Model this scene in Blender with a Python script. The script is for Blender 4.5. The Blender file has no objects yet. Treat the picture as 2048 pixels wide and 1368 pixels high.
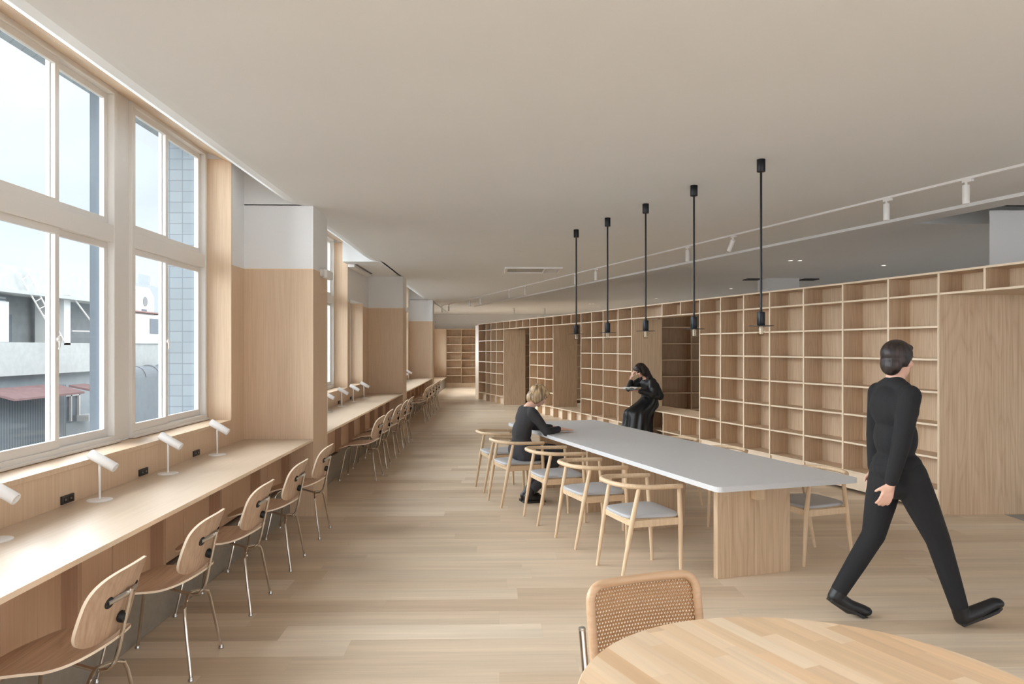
import bpy, bmesh, math, random
from mathutils import Vector, Matrix, Euler
random.seed(7)
R = math.radians
SC = bpy.context.scene
COL = SC.collection
# ------------------------------------------------------------------ camera
F = 1500.0; YAW = math.atan(38.5 / 1500); H = 1.65
cam = bpy.data.cameras.new('camera'); camo = bpy.data.objects.new('camera', cam); COL.objects.link(camo)
cam.sensor_width = 36.0; cam.lens = F / 2048 * 36.0; cam.shift_y = 11.0 / 2048
cam.clip_start = 0.05; cam.clip_end = 500
camo.location = (0, 0, H); camo.rotation_euler = (R(90), 0, -YAW)
SC.camera = camo
# ------------------------------------------------------------------ view, world, sun
SC.view_settings.view_transform = 'Standard'; SC.view_settings.look = 'None'
SC.view_settings.gamma = 1.0; SC.view_settings.use_curve_mapping = False
SC.view_settings.exposure = 0.12
SC.cycles.max_bounces = 10; SC.cycles.diffuse_bounces = 6; SC.cycles.transparent_max_bounces = 16
SC.cycles.sample_clamp_indirect = 6.0
w = bpy.data.worlds.new('world'); SC.world = w; w.use_nodes = True
nt = w.node_tree; bg = nt.nodes['Background']
tc = nt.nodes.new('ShaderNodeTexCoord'); mp = nt.nodes.new('ShaderNodeMapping'); nz = nt.nodes.new('ShaderNodeTexNoise')
cr = nt.nodes.new('ShaderNodeValToRGB')
mp.inputs['Scale'].default_value = (2.0, 2.0, 5.0); nz.inputs['Scale'].default_value = 1.4; nz.inputs['Detail'].default_value = 4
cr.color_ramp.elements[0].position = .35; cr.color_ramp.elements[0].color = (.66, .72, .82, 1)
cr.color_ramp.elements[1].position = .65; cr.color_ramp.elements[1].color = (.80, .83, .90, 1)
nt.links.new(tc.outputs['Generated'], mp.inputs['Vector']); nt.links.new(mp.outputs[0], nz.inputs['Vector'])
nt.links.new(nz.outputs['Fac'], cr.inputs[0]); nt.links.new(cr.outputs[0], bg.inputs['Color'])
bg.inputs['Strength'].default_value = 1.4

def sun(name, direction, energy, angle, color):
    l = bpy.data.lights.new(name, 'SUN'); l.energy = energy; l.angle = R(angle); l.color = color
    o = bpy.data.objects.new(name, l); COL.objects.link(o)
    o.rotation_euler = Vector(direction).to_track_quat('-Z', 'Y').to_euler(); return o
sun('bright_sky_beyond_windows', (1.0, -0.18, -0.07), 24, 106, (.965, .98, 1.0))
sun('rear_fill_sun', (-0.7, 1.0, -0.12), 2.6, 120, (.95, .97, 1.0))  # soft fill added from behind the camera through the open rear
sun('lane_facade_fill_sun', (-1.0, 0.35, -0.55), 3.2, 70, (1.0, .98, .95))  # added to brighten the facades across the lane

# ------------------------------------------------------------------ camera pixel helpers (measuring only)
def ray(x, y):
    xc = (x - 1024) / F; yc = (695 - y) / F
    return Vector((math.sin(YAW) + xc * math.cos(YAW), math.cos(YAW) - xc * math.sin(YAW), yc))
def atz(x, y, z):
    d = ray(x, y); t = (z - H) / d.z; return Vector((0, 0, H)) + d * t
def atX(x, y, X):
    d = ray(x, y); t = X / d.x; return Vector((0, 0, H)) + d * t
def atY(x, y, Y):
    d = ray(x, y); t = Y / d.y; return Vector((0, 0, H)) + d * t

# ------------------------------------------------------------------ materials
def new_mat(name):
    m = bpy.data.materials.new(name); m.use_nodes = True
    return m, m.node_tree, m.node_tree.nodes['Principled BSDF']
def lin(c):
    return tuple(((v / 255) / 12.92 if v / 255 <= .04045 else ((v / 255 + .055) / 1.055) ** 2.4) for v in c) + (1,)
def plain(name, rgb, rough=.5, metal=0.0, bump=0.0, bscale=60, var=0.0):
    m, t, b = new_mat(name)
    b.inputs['Base Color'].default_value = lin(rgb); b.inputs['Roughness'].default_value = rough
    b.inputs['Metallic'].default_value = metal
    if bump or var:
        tc = t.nodes.new('ShaderNodeTexCoord'); n = t.nodes.new('ShaderNodeTexNoise')
        n.inputs['Scale'].default_value = bscale; n.inputs['Detail'].default_value = 5
        t.links.new(tc.outputs['Object'], n.inputs['Vector'])
        if bump:
            bp = t.nodes.new('ShaderNodeBump'); bp.inputs['Strength'].default_value = bump; bp.inputs['Distance'].default_value = .01
            t.links.new(n.outputs['Fac'], bp.inputs['Height']); t.links.new(bp.outputs[0], b.inputs['Normal'])
        if var:
            r = t.nodes.new('ShaderNodeMapRange'); r.inputs['To Min'].default_value = 1 - var; r.inputs['To Max'].default_value = 1 + var
            r.inputs['From Min'].default_value = .3; r.inputs['From Max'].default_value = .7
            h = t.nodes.new('ShaderNodeHueSaturation'); h.inputs['Color'].default_value = lin(rgb)
            t.links.new(n.outputs['Fac'], r.inputs[0]); t.links.new(r.outputs[0], h.inputs['Value']); t.links.new(h.outputs[0], b.inputs['Base Color'])
    return m
def wood(name, light, dark, axis='z', fine=1.0, figure=.5, rough=.45, rot=None, rand=.06):
    """oak veneer: streaks along one axis of the object, with cathedral figure"""
    m, t, b = new_mat(name); L = t.links; N = t.nodes
    tc = N.new('ShaderNodeTexCoord'); oi = N.new('ShaderNodeObjectInfo')
    add = N.new('ShaderNodeVectorMath'); add.operation = 'ADD'
    mul = N.new('ShaderNodeMath'); mul.operation = 'MULTIPLY'; mul.inputs[1].default_value = 7.3
    L.new(oi.outputs['Random'], mul.inputs[0]); L.new(tc.outputs['Object'], add.inputs[0]); L.new(mul.outputs[0], add.inputs[1])
    rt = N.new('ShaderNodeMapping')
    if rot: rt.inputs['Rotation'].default_value = rot
    L.new(add.outputs[0], rt.inputs['Vector'])
    s1 = [70 * fine] * 3; s2 = [5.0 * fine] * 3
    i = 'xyz'.index(axis); s1[i] = 1.6 * fine; s2[i] = .55 * fine
    m1 = N.new('ShaderNodeMapping'); m1.inputs['Scale'].default_value = s1
    m2 = N.new('ShaderNodeMapping'); m2.inputs['Scale'].default_value = s2
    L.new(rt.outputs[0], m1.inputs['Vector']); L.new(rt.outputs[0], m2.inputs['Vector'])
    n1 = N.new('ShaderNodeTexNoise'); n1.inputs['Scale'].default_value = 1; n1.inputs['Detail'].default_value = 3
    n2 = N.new('ShaderNodeTexNoise'); n2.inputs['Scale'].default_value = 1; n2.inputs['Detail'].default_value = 2
    L.new(m1.outputs[0], n1.inputs['Vector']); L.new(m2.outputs[0], n2.inputs['Vector'])
    # rings from the level lines of the stretched noise
    mm = N.new('ShaderNodeMath'); mm.operation = 'MULTIPLY'; mm.inputs[1].default_value = 26
    L.new(n2.outputs['Fac'], mm.inputs[0])
    fr = N.new('ShaderNodeMath'); fr.operation = 'PINGPONG'; fr.inputs[1].default_value = 1.0
    L.new(mm.outputs[0], fr.inputs[0])
    pw = N.new('ShaderNodeMath'); pw.operation = 'POWER'; pw.inputs[1].default_value = 2.5; L.new(fr.outputs[0], pw.inputs[0])
    a = N.new('ShaderNodeMath'); a.operation = 'MULTIPLY'; a.inputs[1].default_value = figure; L.new(pw.outputs[0], a.inputs[0])
    c = N.new('ShaderNodeMath'); c.operation = 'MULTIPLY_ADD'; c.inputs[1].default_value = 1.7; c.inputs[2].default_value = -.42
    L.new(n1.outputs['Fac'], c.inputs[0])
    s = N.new('ShaderNodeMath'); s.operation = 'ADD'; L.new(a.outputs[0], s.inputs[0]); L.new(c.outputs[0], s.inputs[1])
    mx = N.new('ShaderNodeMix'); mx.data_type = 'RGBA'; mx.clamp_factor = True
    mx.inputs['A'].default_value = lin(light); mx.inputs['B'].default_value = lin(dark)
    L.new(s.outputs[0], mx.inputs['Factor'])
    hs = N.new('ShaderNodeHueSaturation'); mr = N.new('ShaderNodeMapRange')
    mr.inputs['To Min'].default_value = 1 - rand; mr.inputs['To Max'].default_value = 1 + rand
    L.new(oi.outputs['Random'], mr.inputs[0]); L.new(mr.outputs[0], hs.inputs['Value']); L.new(mx.outputs['Result'], hs.inputs['Color'])
    L.new(hs.outputs[0], b.inputs['Base Color']); b.inputs['Roughness'].default_value = rough
    bp = N.new('ShaderNodeBump'); bp.inputs['Strength'].default_value = .08; bp.inputs['Distance'].default_value = .004
    L.new(n1.outputs['Fac'], bp.inputs['Height']); L.new(bp.outputs[0], b.inputs['Normal'])
    return m
def planks(name, cols, length, width, rotz=0.0, rough=.4, gap=.0015, spread=1.0, grain=.35, gapcol=.72):
    """boards laid in rows: every board has its own tone, with grain along it"""
    m, t, b = new_mat(name); L = t.links; N = t.nodes
    tc = N.new('ShaderNodeTexCoord'); mp = N.new('ShaderNodeMapping'); mp.inputs['Rotation'].default_value = (0, 0, rotz)
    L.new(tc.outputs['Object'], mp.inputs['Vector'])
    sp = N.new('ShaderNodeSeparateXYZ'); L.new(mp.outputs[0], sp.inputs[0])
    def math_(op, a, bb=None, cc=None):
        n = N.new('ShaderNodeMath'); n.operation = op
        for i_, v in enumerate((a, bb, cc)):
            if v is None: continue
            if isinstance(v, (int, float)): n.inputs[i_].default_value = v
            else: L.new(v, n.inputs[i_])
        return n.outputs[0]
    row = math_('FLOOR', math_('DIVIDE', sp.outputs['Y'], width))
    wn = N.new('ShaderNodeTexWhiteNoise'); wn.noise_dimensions = '1D'; L.new(row, wn.inputs['W'])
    xs = math_('ADD', math_('DIVIDE', sp.outputs['X'], length), math_('MULTIPLY', wn.outputs['Value'], 5.0))
    colm = math_('FLOOR', xs)
    cid = N.new('ShaderNodeCombineXYZ'); L.new(row, cid.inputs[0]); L.new(colm, cid.inputs[1])
    w2 = N.new('ShaderNodeTexWhiteNoise'); w2.noise_dimensions = '3D'; L.new(cid.outputs[0], w2.inputs['Vector'])
    ramp = N.new('ShaderNodeValToRGB'); ramp.color_ramp.interpolation = 'LINEAR'
    els = ramp.color_ramp.elements
    while len(els) < len(cols): els.new(.5)
    for i_, c_ in enumerate(cols):
        els[i_].position = i_ / (len(cols) - 1); els[i_].color = lin(c_)
    L.new(w2.outputs['Value'], ramp.inputs[0])
    off = N.new('ShaderNodeVectorMath'); off.operation = 'MULTIPLY_ADD'; off.inputs[1].default_value = (9, 9, 9)
    L.new(w2.outputs['Color'], off.inputs[0]); L.new(mp.outputs[0], off.inputs[2])
    g1 = N.new('ShaderNodeMapping'); g1.inputs['Scale'].default_value = (.9, 26, 26); L.new(off.outputs[0], g1.inputs['Vector'])
    n1 = N.new('ShaderNodeTexNoise'); n1.inputs['Scale'].default_value = 1; n1.inputs['Detail'].default_value = 6; n1.inputs['Roughness'].default_value = .65
    n1.inputs['Distortion'].default_value = .6
    L.new(g1.outputs[0], n1.inputs['Vector'])
    g2 = N.new('ShaderNodeMapping'); g2.inputs['Scale'].default_value = (.6, 5, 5); L.new(off.outputs[0], g2.inputs['Vector'])
    n2 = N.new('ShaderNodeTexNoise'); n2.inputs['Scale'].default_value = 1; n2.inputs['Detail'].default_value = 2; L.new(g2.outputs[0], n2.inputs['Vector'])
    g = math_('ADD', math_('MULTIPLY', math_('SUBTRACT', n1.outputs['Fac'], .5), grain), math_('MULTIPLY', math_('SUBTRACT', n2.outputs['Fac'], .5), grain * .9))
    fy = math_('FRACT', math_('DIVIDE', sp.outputs['Y'], width)); fx = math_('FRACT', xs)
    ey = math_('LESS_THAN', math_('MULTIPLY', math_('MINIMUM', fy, math_('SUBTRACT', 1.0, fy)), width), gap)
    ex = math_('LESS_THAN', math_('MULTIPLY', math_('MINIMUM', fx, math_('SUBTRACT', 1.0, fx)), length), gap)
    e = math_('MAXIMUM', ey, ex)
    val = math_('MULTIPLY', math_('SUBTRACT', 1.0, g), math_('SUBTRACT', 1.0, math_('MULTIPLY', e, 1 - gapcol)))
    hs = N.new('ShaderNodeHueSaturation'); L.new(val, hs.inputs['Value']); L.new(ramp.outputs[0], hs.inputs['Color'])
    L.new(hs.outputs[0], b.inputs['Base Color']); b.inputs['Roughness'].default_value = rough
    return m
def glass(name, tint=(.93, .96, .97), refl=.12):
    m, t, b = new_mat(name); N = t.nodes; L = t.links; N.remove(b)
    tr = N.new('ShaderNodeBsdfTransparent'); tr.inputs[0].default_value = tint + (1,)
    gl = N.new('ShaderNodeBsdfGlossy'); gl.inputs['Roughness'].default_value = .03
    lw = N.new('ShaderNodeLayerWeight'); lw.inputs['Blend'].default_value = .5
    pw = N.new('ShaderNodeMath'); pw.operation = 'POWER'; pw.inputs[1].default_value = 4.0; L.new(lw.outputs['Facing'], pw.inputs[0])
    sc_ = N.new('ShaderNodeMath'); sc_.operation = 'MULTIPLY_ADD'; sc_.inputs[1].default_value = refl * 4; sc_.inputs[2].default_value = .02; L.new(pw.outputs[0], sc_.inputs[0])
    mx = N.new('ShaderNodeMixShader'); L.new(sc_.outputs[0], mx.inputs[0]); L.new(tr.outputs[0], mx.inputs[1]); L.new(gl.outputs[0], mx.inputs[2])
    L.new(mx.outputs[0], N['Material Output'].inputs['Surface']); return m
def emit(name, rgb, s):
    m, t, b = new_mat(name); b.inputs['Base Color'].default_value = lin(rgb)
    b.inputs['Emission Color'].default_value = lin(rgb); b.inputs['Emission Strength'].default_value = s; return m

OAK_L, OAK_D = (222, 192, 158), (196, 160, 124)
SHF_L, SHF_D = (220, 196, 168), (194, 166, 134)
M = dict(
    panel=wood('wall_veneer', (222, 196, 168), (205, 177, 147), 'z', 1.4, .06, .5, rand=.015),
    counter=wood('counter_veneer', (206, 186, 164), (196, 174, 150), 'y', 1.0, .12, .38, rand=.01),
    under=wood('fascia_veneer', (212, 180, 150), (197, 164, 133), 'z', 1.4, .06, .5, rand=.01),
    bracket=wood('bracket_shaded_veneer', (184, 150, 124), (168, 134, 108), 'z', 1.4, .06, .5, rand=.01),  # fascia veneer darkened: the brackets' shade is put into the colour
    shelf_z=wood('oak_upright', SHF_L, SHF_D, 'z', 1.0, .30, .5, rand=.02),
    shelf_y=wood('oak_shelf', SHF_L, SHF_D, 'y', 1.0, .15, .5, rand=.02),
    edge=plain('oak_edge_banding', (236, 216, 190), .5),
    leg_panel=wood('oak_leg_panel', (214, 188, 158), (186, 156, 124), 'z', .9, .35, .5, rand=.02),
    ply=wood('walnut_ply', (206, 178, 152), (178, 146, 120), 'x', .9, .45, .42, rand=.05),
    ply_back=wood('ply_backrest_veneer', (204, 176, 150), (178, 146, 120), 'z', .9, .4, .42, rand=.05),
    plyedge=plain('plywood_edge', (240, 222, 198), .5),
    ash=wood('pale_ash', (226, 200, 168), (208, 178, 142), 'z', .9, .15, .45, rand=.03),
    rattan_frame=wood('bent_beech', (210, 178, 146), (190, 154, 120), 'x', .9, .2, .4),
    floor=planks('floor_planks', [(200, 178, 152), (215, 196, 172), (206, 186, 161), (223, 207, 186)], 1.5, .222, 0, .40, .0008, grain=.52, gapcol=.88),
    round=planks('round_table_staves', [(224, 194, 158), (236, 212, 182), (218, 184, 146), (240, 220, 192)], .42, .06, R(66.5), .35, .0003, grain=.45, gapcol=.93),
    white=plain('white_paint', (228, 228, 228), .7, bump=.05, bscale=90),
    ceiling=plain('ceiling_paint', (226, 227, 227), .85, var=.01, bscale=1.5),
    tabletop=plain('grey_laminate', (205, 205, 206), .38),
    pad=plain('grey_leather', (178, 178, 180), .45, bump=.1, bscale=200),
    chrome=plain('chrome', (205, 198, 190), .16, 1.0),
    zinc=plain('brushed_steel', (200, 198, 195), .3, 1.0),
    black=plain('black_rubber', (22, 22, 24), .5),
    black_metal=plain('black_metal', (34, 35, 38), .35, .6),
    lamp=plain('lamp_white', (232, 230, 228), .35),
    alu=plain('window_aluminium', (226, 222, 217), .4),
    aludark=plain('window_gasket', (120, 116, 112), .6),
    glass=glass('window_glass'),
    bulb=glass('bulb_glass', (.9, .88, .84), .25),
    fil=plain('filament_core', (235, 225, 205), .4),
    concrete=plain('concrete_plinth', (150, 142, 130), .8, bump=.2, bscale=30, var=.05),
    tile=plain('grey_floor_tile', (150, 150, 148), .5, var=.04, bscale=4),
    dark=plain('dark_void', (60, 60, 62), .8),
    socket=plain('socket_black', (40, 38, 38), .4),
    skin=plain('skin', (222, 178, 156), .5),
    lips=plain('lips', (176, 100, 92), .5),
    knit=plain('charcoal_knit', (52, 50, 52), .9, bump=.35, bscale=260),
    jeans=plain('charcoal_denim', (66, 66, 72), .85, bump=.2, bscale=200, var=.12),
    satin=plain('black_satin', (16, 16, 18), .5, bump=.9, bscale=9),
    blackcloth=plain('black_cloth', (24, 24, 27), .85, bump=.2, bscale=150),
    shoe=plain('black_shoe', (22, 22, 24), .45),
    sole=plain('shoe_sole', (34, 33, 33), .6),
    paper=plain('paper', (225, 222, 215), .7),
    downlight=emit('lit_downlight', (255, 246, 230), 4.0),
    stucco=plain('weathered_render', (196, 198, 196), .9, bump=.4, bscale=6, var=.07),
    stucco_w=plain('white_render', (222, 222, 220), .9, var=.05, bscale=3),
    facade_grey=plain('grey_render', (168, 174, 178), .9, var=.05, bscale=3),
    pier=plain('outer_pier', (104, 113, 121), .9),
    cassette=plain('cassette_recess_shade', (176, 176, 172), .6),
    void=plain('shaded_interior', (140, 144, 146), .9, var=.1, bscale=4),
    metal_grey=plain('galvanised_sheet', (150, 156, 160), .6, .3, var=.06, bscale=5),
    awn=plain('rusty_awning', (160, 128, 126), .8, var=.1, bscale=6),
    extglass=plain('distant_window_glass', (110, 120, 128), .15, 0.0),
)
def wavy(name, rgb1, rgb2, scale, axis='Z'):
    m, t, b = new_mat(name); N = t.nodes; L = t.links
    tc = N.new('ShaderNodeTexCoord'); wv = N.new('ShaderNodeTexWave'); wv.bands_direction = axis; wv.inputs['Scale'].default_value = scale
    L.new(tc.outputs['Object'], wv.inputs['Vector']); mx = N.new('ShaderNodeMix'); mx.data_type = 'RGBA'
    mx.inputs['A'].default_value = lin(rgb1); mx.inputs['B'].default_value = lin(rgb2); L.new(wv.outputs['Fac'], mx.inputs['Factor'])
    L.new(mx.outputs['Result'], b.inputs['Base Color']); b.inputs['Roughness'].default_value = .8; return m
M['louvre'] = wavy('louvre', (140, 146, 150), (206, 210, 213), 4.0)
M['corrug'] = wavy('corrugated', (118, 124, 128), (150, 156, 160), 3.0, 'Y')
def tiles(name, c1, c2, mort, w_, h_, yz=True):
    m, t, b = new_mat(name); N = t.nodes; L = t.links
    tc = N.new('ShaderNodeTexCoord'); sp = N.new('ShaderNodeSeparateXYZ'); cb = N.new('ShaderNodeCombineXYZ')
    L.new(tc.outputs['Object'], sp.inputs[0])
    sm = N.new('ShaderNodeMath'); sm.operation = 'ADD'; L.new(sp.outputs['X'], sm.inputs[0]); L.new(sp.outputs['Y'], sm.inputs[1])
    L.new(sm.outputs[0], cb.inputs[0]); L.new(sp.outputs['Z'], cb.inputs[1])
    br = N.new('ShaderNodeTexBrick'); br.offset = 0.0; br.inputs['Scale'].default_value = 1; br.inputs['Brick Width'].default_value = w_
    br.inputs['Row Height'].default_value = h_; br.inputs['Mortar Size'].default_value = .004
    br.inputs['Color1'].default_value = lin(c1); br.inputs['Color2'].default_value = lin(c2); br.inputs['Mortar'].default_value = lin(mort)
    L.new(cb.outputs[0], br.inputs['Vector']); L.new(br.outputs['Color'], b.inputs['Base Color']); b.inputs['Roughness'].default_value = .5
    return m
M['tiles'] = tiles('blue_grey_tiles', (136, 148, 156), (146, 157, 164), (112, 123, 131), .12, .10)
def hair_mat(name, a, b_, sc=60):
    m, t, b = new_mat(name); N = t.nodes; L = t.links
    tc = N.new('ShaderNodeTexCoord'); mp = N.new('ShaderNodeMapping'); mp.inputs['Scale'].default_value = (sc, sc, 2)
    n = N.new('ShaderNodeTexNoise'); n.inputs['Scale'].default_value = 1; n.inputs['Detail'].default_value = 3
    L.new(tc.outputs['Object'], mp.inputs['Vector']); L.new(mp.outputs[0], n.inputs['Vector'])
    c = N.new('ShaderNodeValToRGB'); c.color_ramp.elements[0].position = .38; c.color_ramp.elements[1].position = .62
    c.color_ramp.elements[0].color = lin(a); c.color_ramp.elements[1].color = lin(b_)
    L.new(n.outputs['Fac'], c.inputs[0]); L.new(c.outputs[0], b.inputs['Base Color']); b.inputs['Roughness'].default_value = .45
    bp = N.new('ShaderNodeBump'); bp.inputs['Strength'].default_value = .5; bp.inputs['Distance'].default_value = .01
    L.new(n.outputs['Fac'], bp.inputs['Height']); L.new(bp.outputs[0], b.inputs['Normal']); return m
M['blond'] = hair_mat('highlighted_blond_hair', (104, 80, 58), (208, 178, 136), 42)
M['darkhair'] = hair_mat('dark_brown_hair', (22, 16, 16), (52, 38, 34))
def cane_mat():
    """woven cane: opaque strands with round-ish holes, as in a real cane web"""
    m, t, b = new_mat('woven_cane'); N = t.nodes; L = t.links
    tc = N.new('ShaderNodeTexCoord'); sp = N.new('ShaderNodeSeparateXYZ'); L.new(tc.outputs['Object'], sp.inputs[0])
    def mth(op, a, bb=None):
        n = N.new('ShaderNodeMath'); n.operation = op
        for i_, v in enumerate((a, bb)):
            if v is None: continue
            if isinstance(v, (int, float)): n.inputs[i_].default_value = v
            else: L.new(v, n.inputs[i_])
        return n.outputs[0]
    S = 1 / .0125
    zr = mth('MULTIPLY', sp.outputs['Z'], S); row = mth('FLOOR', zr)
    xr = mth('MULTIPLY', sp.outputs['X'], S)
    xr = mth('ADD', xr, mth('MULTIPLY', mth('MODULO', mth('ABSOLUTE', row), 2.0), .5))
    fx = mth('SUBTRACT', mth('FRACT', xr), .5); fz = mth('SUBTRACT', mth('FRACT', zr), .5)
    d = mth('SQRT', mth('ADD', mth('MULTIPLY', fx, fx), mth('MULTIPLY', fz, fz)))
    hole = mth('LESS_THAN', d, .31)
    d2 = mth('SUBTRACT', .71, d)   # shading between holes
    mx = N.new('ShaderNodeMix'); mx.data_type = 'RGBA'; mx.inputs['A'].default_value = lin((196, 152, 106)); mx.inputs['B'].default_value = lin((146, 104, 66))
    w_ = N.new('ShaderNodeTexWave'); w_.bands_direction = 'DIAGONAL'; w_.inputs['Scale'].default_value = 80; L.new(tc.outputs['Object'], w_.inputs['Vector'])
    L.new(w_.outputs['Fac'], mx.inputs['Factor']); L.new(mx.outputs['Result'], b.inputs['Base Color']); b.inputs['Roughness'].default_value = .5
    L.new(mth('SUBTRACT', 1.0, hole), b.inputs['Alpha'])
    return m
M['cane'] = cane_mat()

# ------------------------------------------------------------------ mesh builder
class MB:
    def __init__(s): s.v = []; s.f = []; s.sm = []
    def add(s, vs, fs, smooth=False):
        o = len(s.v); s.v += [Vector(p) for p in vs]; s.f += [[i + o for i in f] for f in fs]; s.sm += [smooth] * len(fs); return s
    def par(s, p, a, b, c):
        p, a, b, c = Vector(p), Vector(a), Vector(b), Vector(c)
        vs = [p, p + a, p + a + b, p + b, p + c, p + a + c, p + a + b + c, p + b + c]
        fs = [(0, 3, 2, 1), (4, 5, 6, 7), (0, 1, 5, 4), (1, 2, 6, 5), (2, 3, 7, 6), (3, 0, 4, 7)]
        if a.cross(b).dot(c) < 0: fs = [tuple(reversed(f)) for f in fs]
        return s.add(vs, fs)
    def box(s, x0, x1, y0, y1, z0, z1):
        return s.par((x0, y0, z0), (x1 - x0, 0, 0), (0, y1 - y0, 0), (0, 0, z1 - z0))
    def prism(s, poly, z0, z1):
        n = len(poly)
        ar = sum(poly[i][0] * poly[(i + 1) % n][1] - poly[(i + 1) % n][0] * poly[i][1] for i in range(n))
        if ar < 0: poly = poly[::-1]
        vs = [(x, y, z0) for x, y in poly] + [(x, y, z1) for x, y in poly]
        fs = [tuple(range(n))[::-1], tuple(range(n, 2 * n))] + [(i, (i + 1) % n, n + (i + 1) % n, n + i) for i in range(n)]
        return s.add(vs, fs)
    def prism_axis(s, poly, o, ex, ey, ez):
        """poly in the (ex, ey) plane at o, extruded along ez"""
        o, ex, ey, ez = map(Vector, (o, ex, ey, ez)); n = len(poly)
        vs = [o + ex * a + ey * b for a, b in poly] + [o + ex * a + ey * b + ez for a, b in poly]
        fs = [tuple(range(n))[::-1], tuple(range(n, 2 * n))] + [(i, (i + 1) % n, n + (i + 1) % n, n + i) for i in range(n)]
        return s.add(vs, fs)
    def tube(s, pts, r, n=10, sx=1.0, up=None, closed=False):
        pts = [Vector(p) for p in pts]; m = len(pts)
        rs = r if isinstance(r, (list, tuple)) else [r] * m
        ring = []; prev = None
        for i, p in enumerate(pts):
            if closed: d = (pts[(i + 1) % m] - pts[i - 1]).normalized()
            elif i == 0: d = (pts[1] - p).normalized()
            elif i == m - 1: d = (p - pts[i - 1]).normalized()
            else: d = ((pts[i + 1] - p).normalized() + (p - pts[i - 1]).normalized()).normalized()
            if up is not None: u = Vector(up) - d * Vector(up).dot(d)
            elif prev is None:
                u = Vector((0, 0, 1)) - d * d.z
                if u.length < .2: u = Vector((0, 1, 0)) - d * d.y
            else: u = prev - d * prev.dot(d)
            u.normalize(); prev = u; v = d.cross(u)
            ring.append([p + (u * math.cos(t) + v * math.sin(t) * sx) * rs[i] for t in [2 * math.pi * k / n for k in range(n)]])
        vs = [q for rg in ring for q in rg]; fs = []
        cnt = m if closed else m - 1
        for i in range(cnt):
            j = (i + 1) % m
            for k in range(n):
                fs.append((i * n + k, i * n + (k + 1) % n, j * n + (k + 1) % n, j * n + k))
        if not closed: fs += [tuple(range(n))[::-1], tuple((m - 1) * n + k for k in range(n))]
        return s.add(vs, fs, True)
    def lathe(s, prof, n=24, mat=None, caps=True):
        vs = []; fs = []
        for r, z in prof: vs += [Vector((r * math.cos(2 * math.pi * k / n), r * math.sin(2 * math.pi * k / n), z)) for k in range(n)]
        for i in range(len(prof) - 1):
            for k in range(n): fs.append((i * n + k, i * n + (k + 1) % n, (i + 1) * n + (k + 1) % n, (i + 1) * n + k))
        if caps: fs += [tuple(range(n))[::-1], tuple((len(prof) - 1) * n + k for k in range(n))]
        if mat is not None: vs = [mat @ v for v in vs]
        return s.add(vs, fs, True)
    def cyl(s, p0, p1, r, n=16, r1=None):
        return s.tube([p0, p1], [r, r if r1 is None else r1], n)
    def ell(s, c, rad, n=14, m=10, rot=None):
        vs = []; fs = []; c = Vector(c)
        for i in range(m + 1):
            ph = math.pi * i / m
            for k in range(n):
                t = 2 * math.pi * k / n
                q = Vector((rad[0] * math.sin(ph) * math.cos(t), rad[1] * math.sin(ph) * math.sin(t), rad[2] * math.cos(ph)))
                if rot: q = rot @ q
                vs.append(c + q)
        for i in range(m):
            for k in range(n): fs.append((i * n + k, (i + 1) * n + k, (i + 1) * n + (k + 1) % n, i * n + (k + 1) % n))
        return s.add(vs, fs, True)
    def build(s, name, mat, parent=None, bevel=0.0, base=False, angle=35):
        """parent at location L (no rotation): s.v are in the parent's own space when parent is given"""
        me = bpy.data.meshes.new(name)
        vs = s.v; off = Vector((0, 0, 0))
        if base:
            xs = [v.x for v in vs]; ys = [v.y for v in vs]; zs = [v.z for v in vs]
            off = Vector(((min(xs) + max(xs)) / 2, (min(ys) + max(ys)) / 2, min(zs)))
            vs = [v - off for v in vs]
        me.from_pydata([tuple(v) for v in vs], [], s.f)
        me.polygons.foreach_set('use_smooth', s.sm if any(s.sm) else [False] * len(s.f))
        me.update()
        if any(s.sm): me.set_sharp_from_angle(angle=R(angle))
        for q in (mat if isinstance(mat, list) else [mat]): me.materials.append(M[q] if isinstance(q, str) else q)
        o = bpy.data.objects.new(name, me); COL.objects.link(o); o.location = off
        if parent is not None: o.parent = parent
        if bevel:
            b = o.modifiers.new('bevel', 'BEVEL'); b.width = bevel; b.segments = 2; b.limit_method = 'ANGLE'
        return o
    def rel(s, L):
        L = Vector(L); s.v = [v - L for v in s.v]; return s

def tag(o, label=None, cat=None, group=None, kind=None):
    if label: o['label'] = label
    if cat: o['category'] = cat
    if group: o['group'] = group
    if kind: o['kind'] = kind
    return o
def empty(name, loc=(0, 0, 0), rz=0.0):
    o = bpy.data.objects.new(name, None); COL.objects.link(o); o.location = loc; o.rotation_euler = (0, 0, rz); o.empty_display_size = .1; return o
def copy_tree(o, parent=None):
    c = o.copy(); COL.objects.link(c); c.parent = parent
    for ch in list(o.children): copy_tree(ch, c)
    return c
def struct(name, mb, mat, label=None, parent=None, bevel=0):
    o = mb.build(name, mat, parent, bevel, base=parent is None)
    if parent is None: tag(o, label, None, None, 'structure')
    return o

# ================================================================== THE SHELL
COLX = -1.76; WALLX = -2.43; FRX = -2.69; CZ = 3.04; WZ = 2.42; CT = .754
YB = -4.0; YE = 31.6; XR = 8.6
struct('floor', MB().box(-3.1, 5.05, YB, YE, -.12, 0), 'floor', 'pale oak plank floor running the whole room')
struct('floor', MB().box(5.05, XR, YB, YE, -.12, 0), 'tile', 'grey tiled floor behind the oak shelving')
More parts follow.
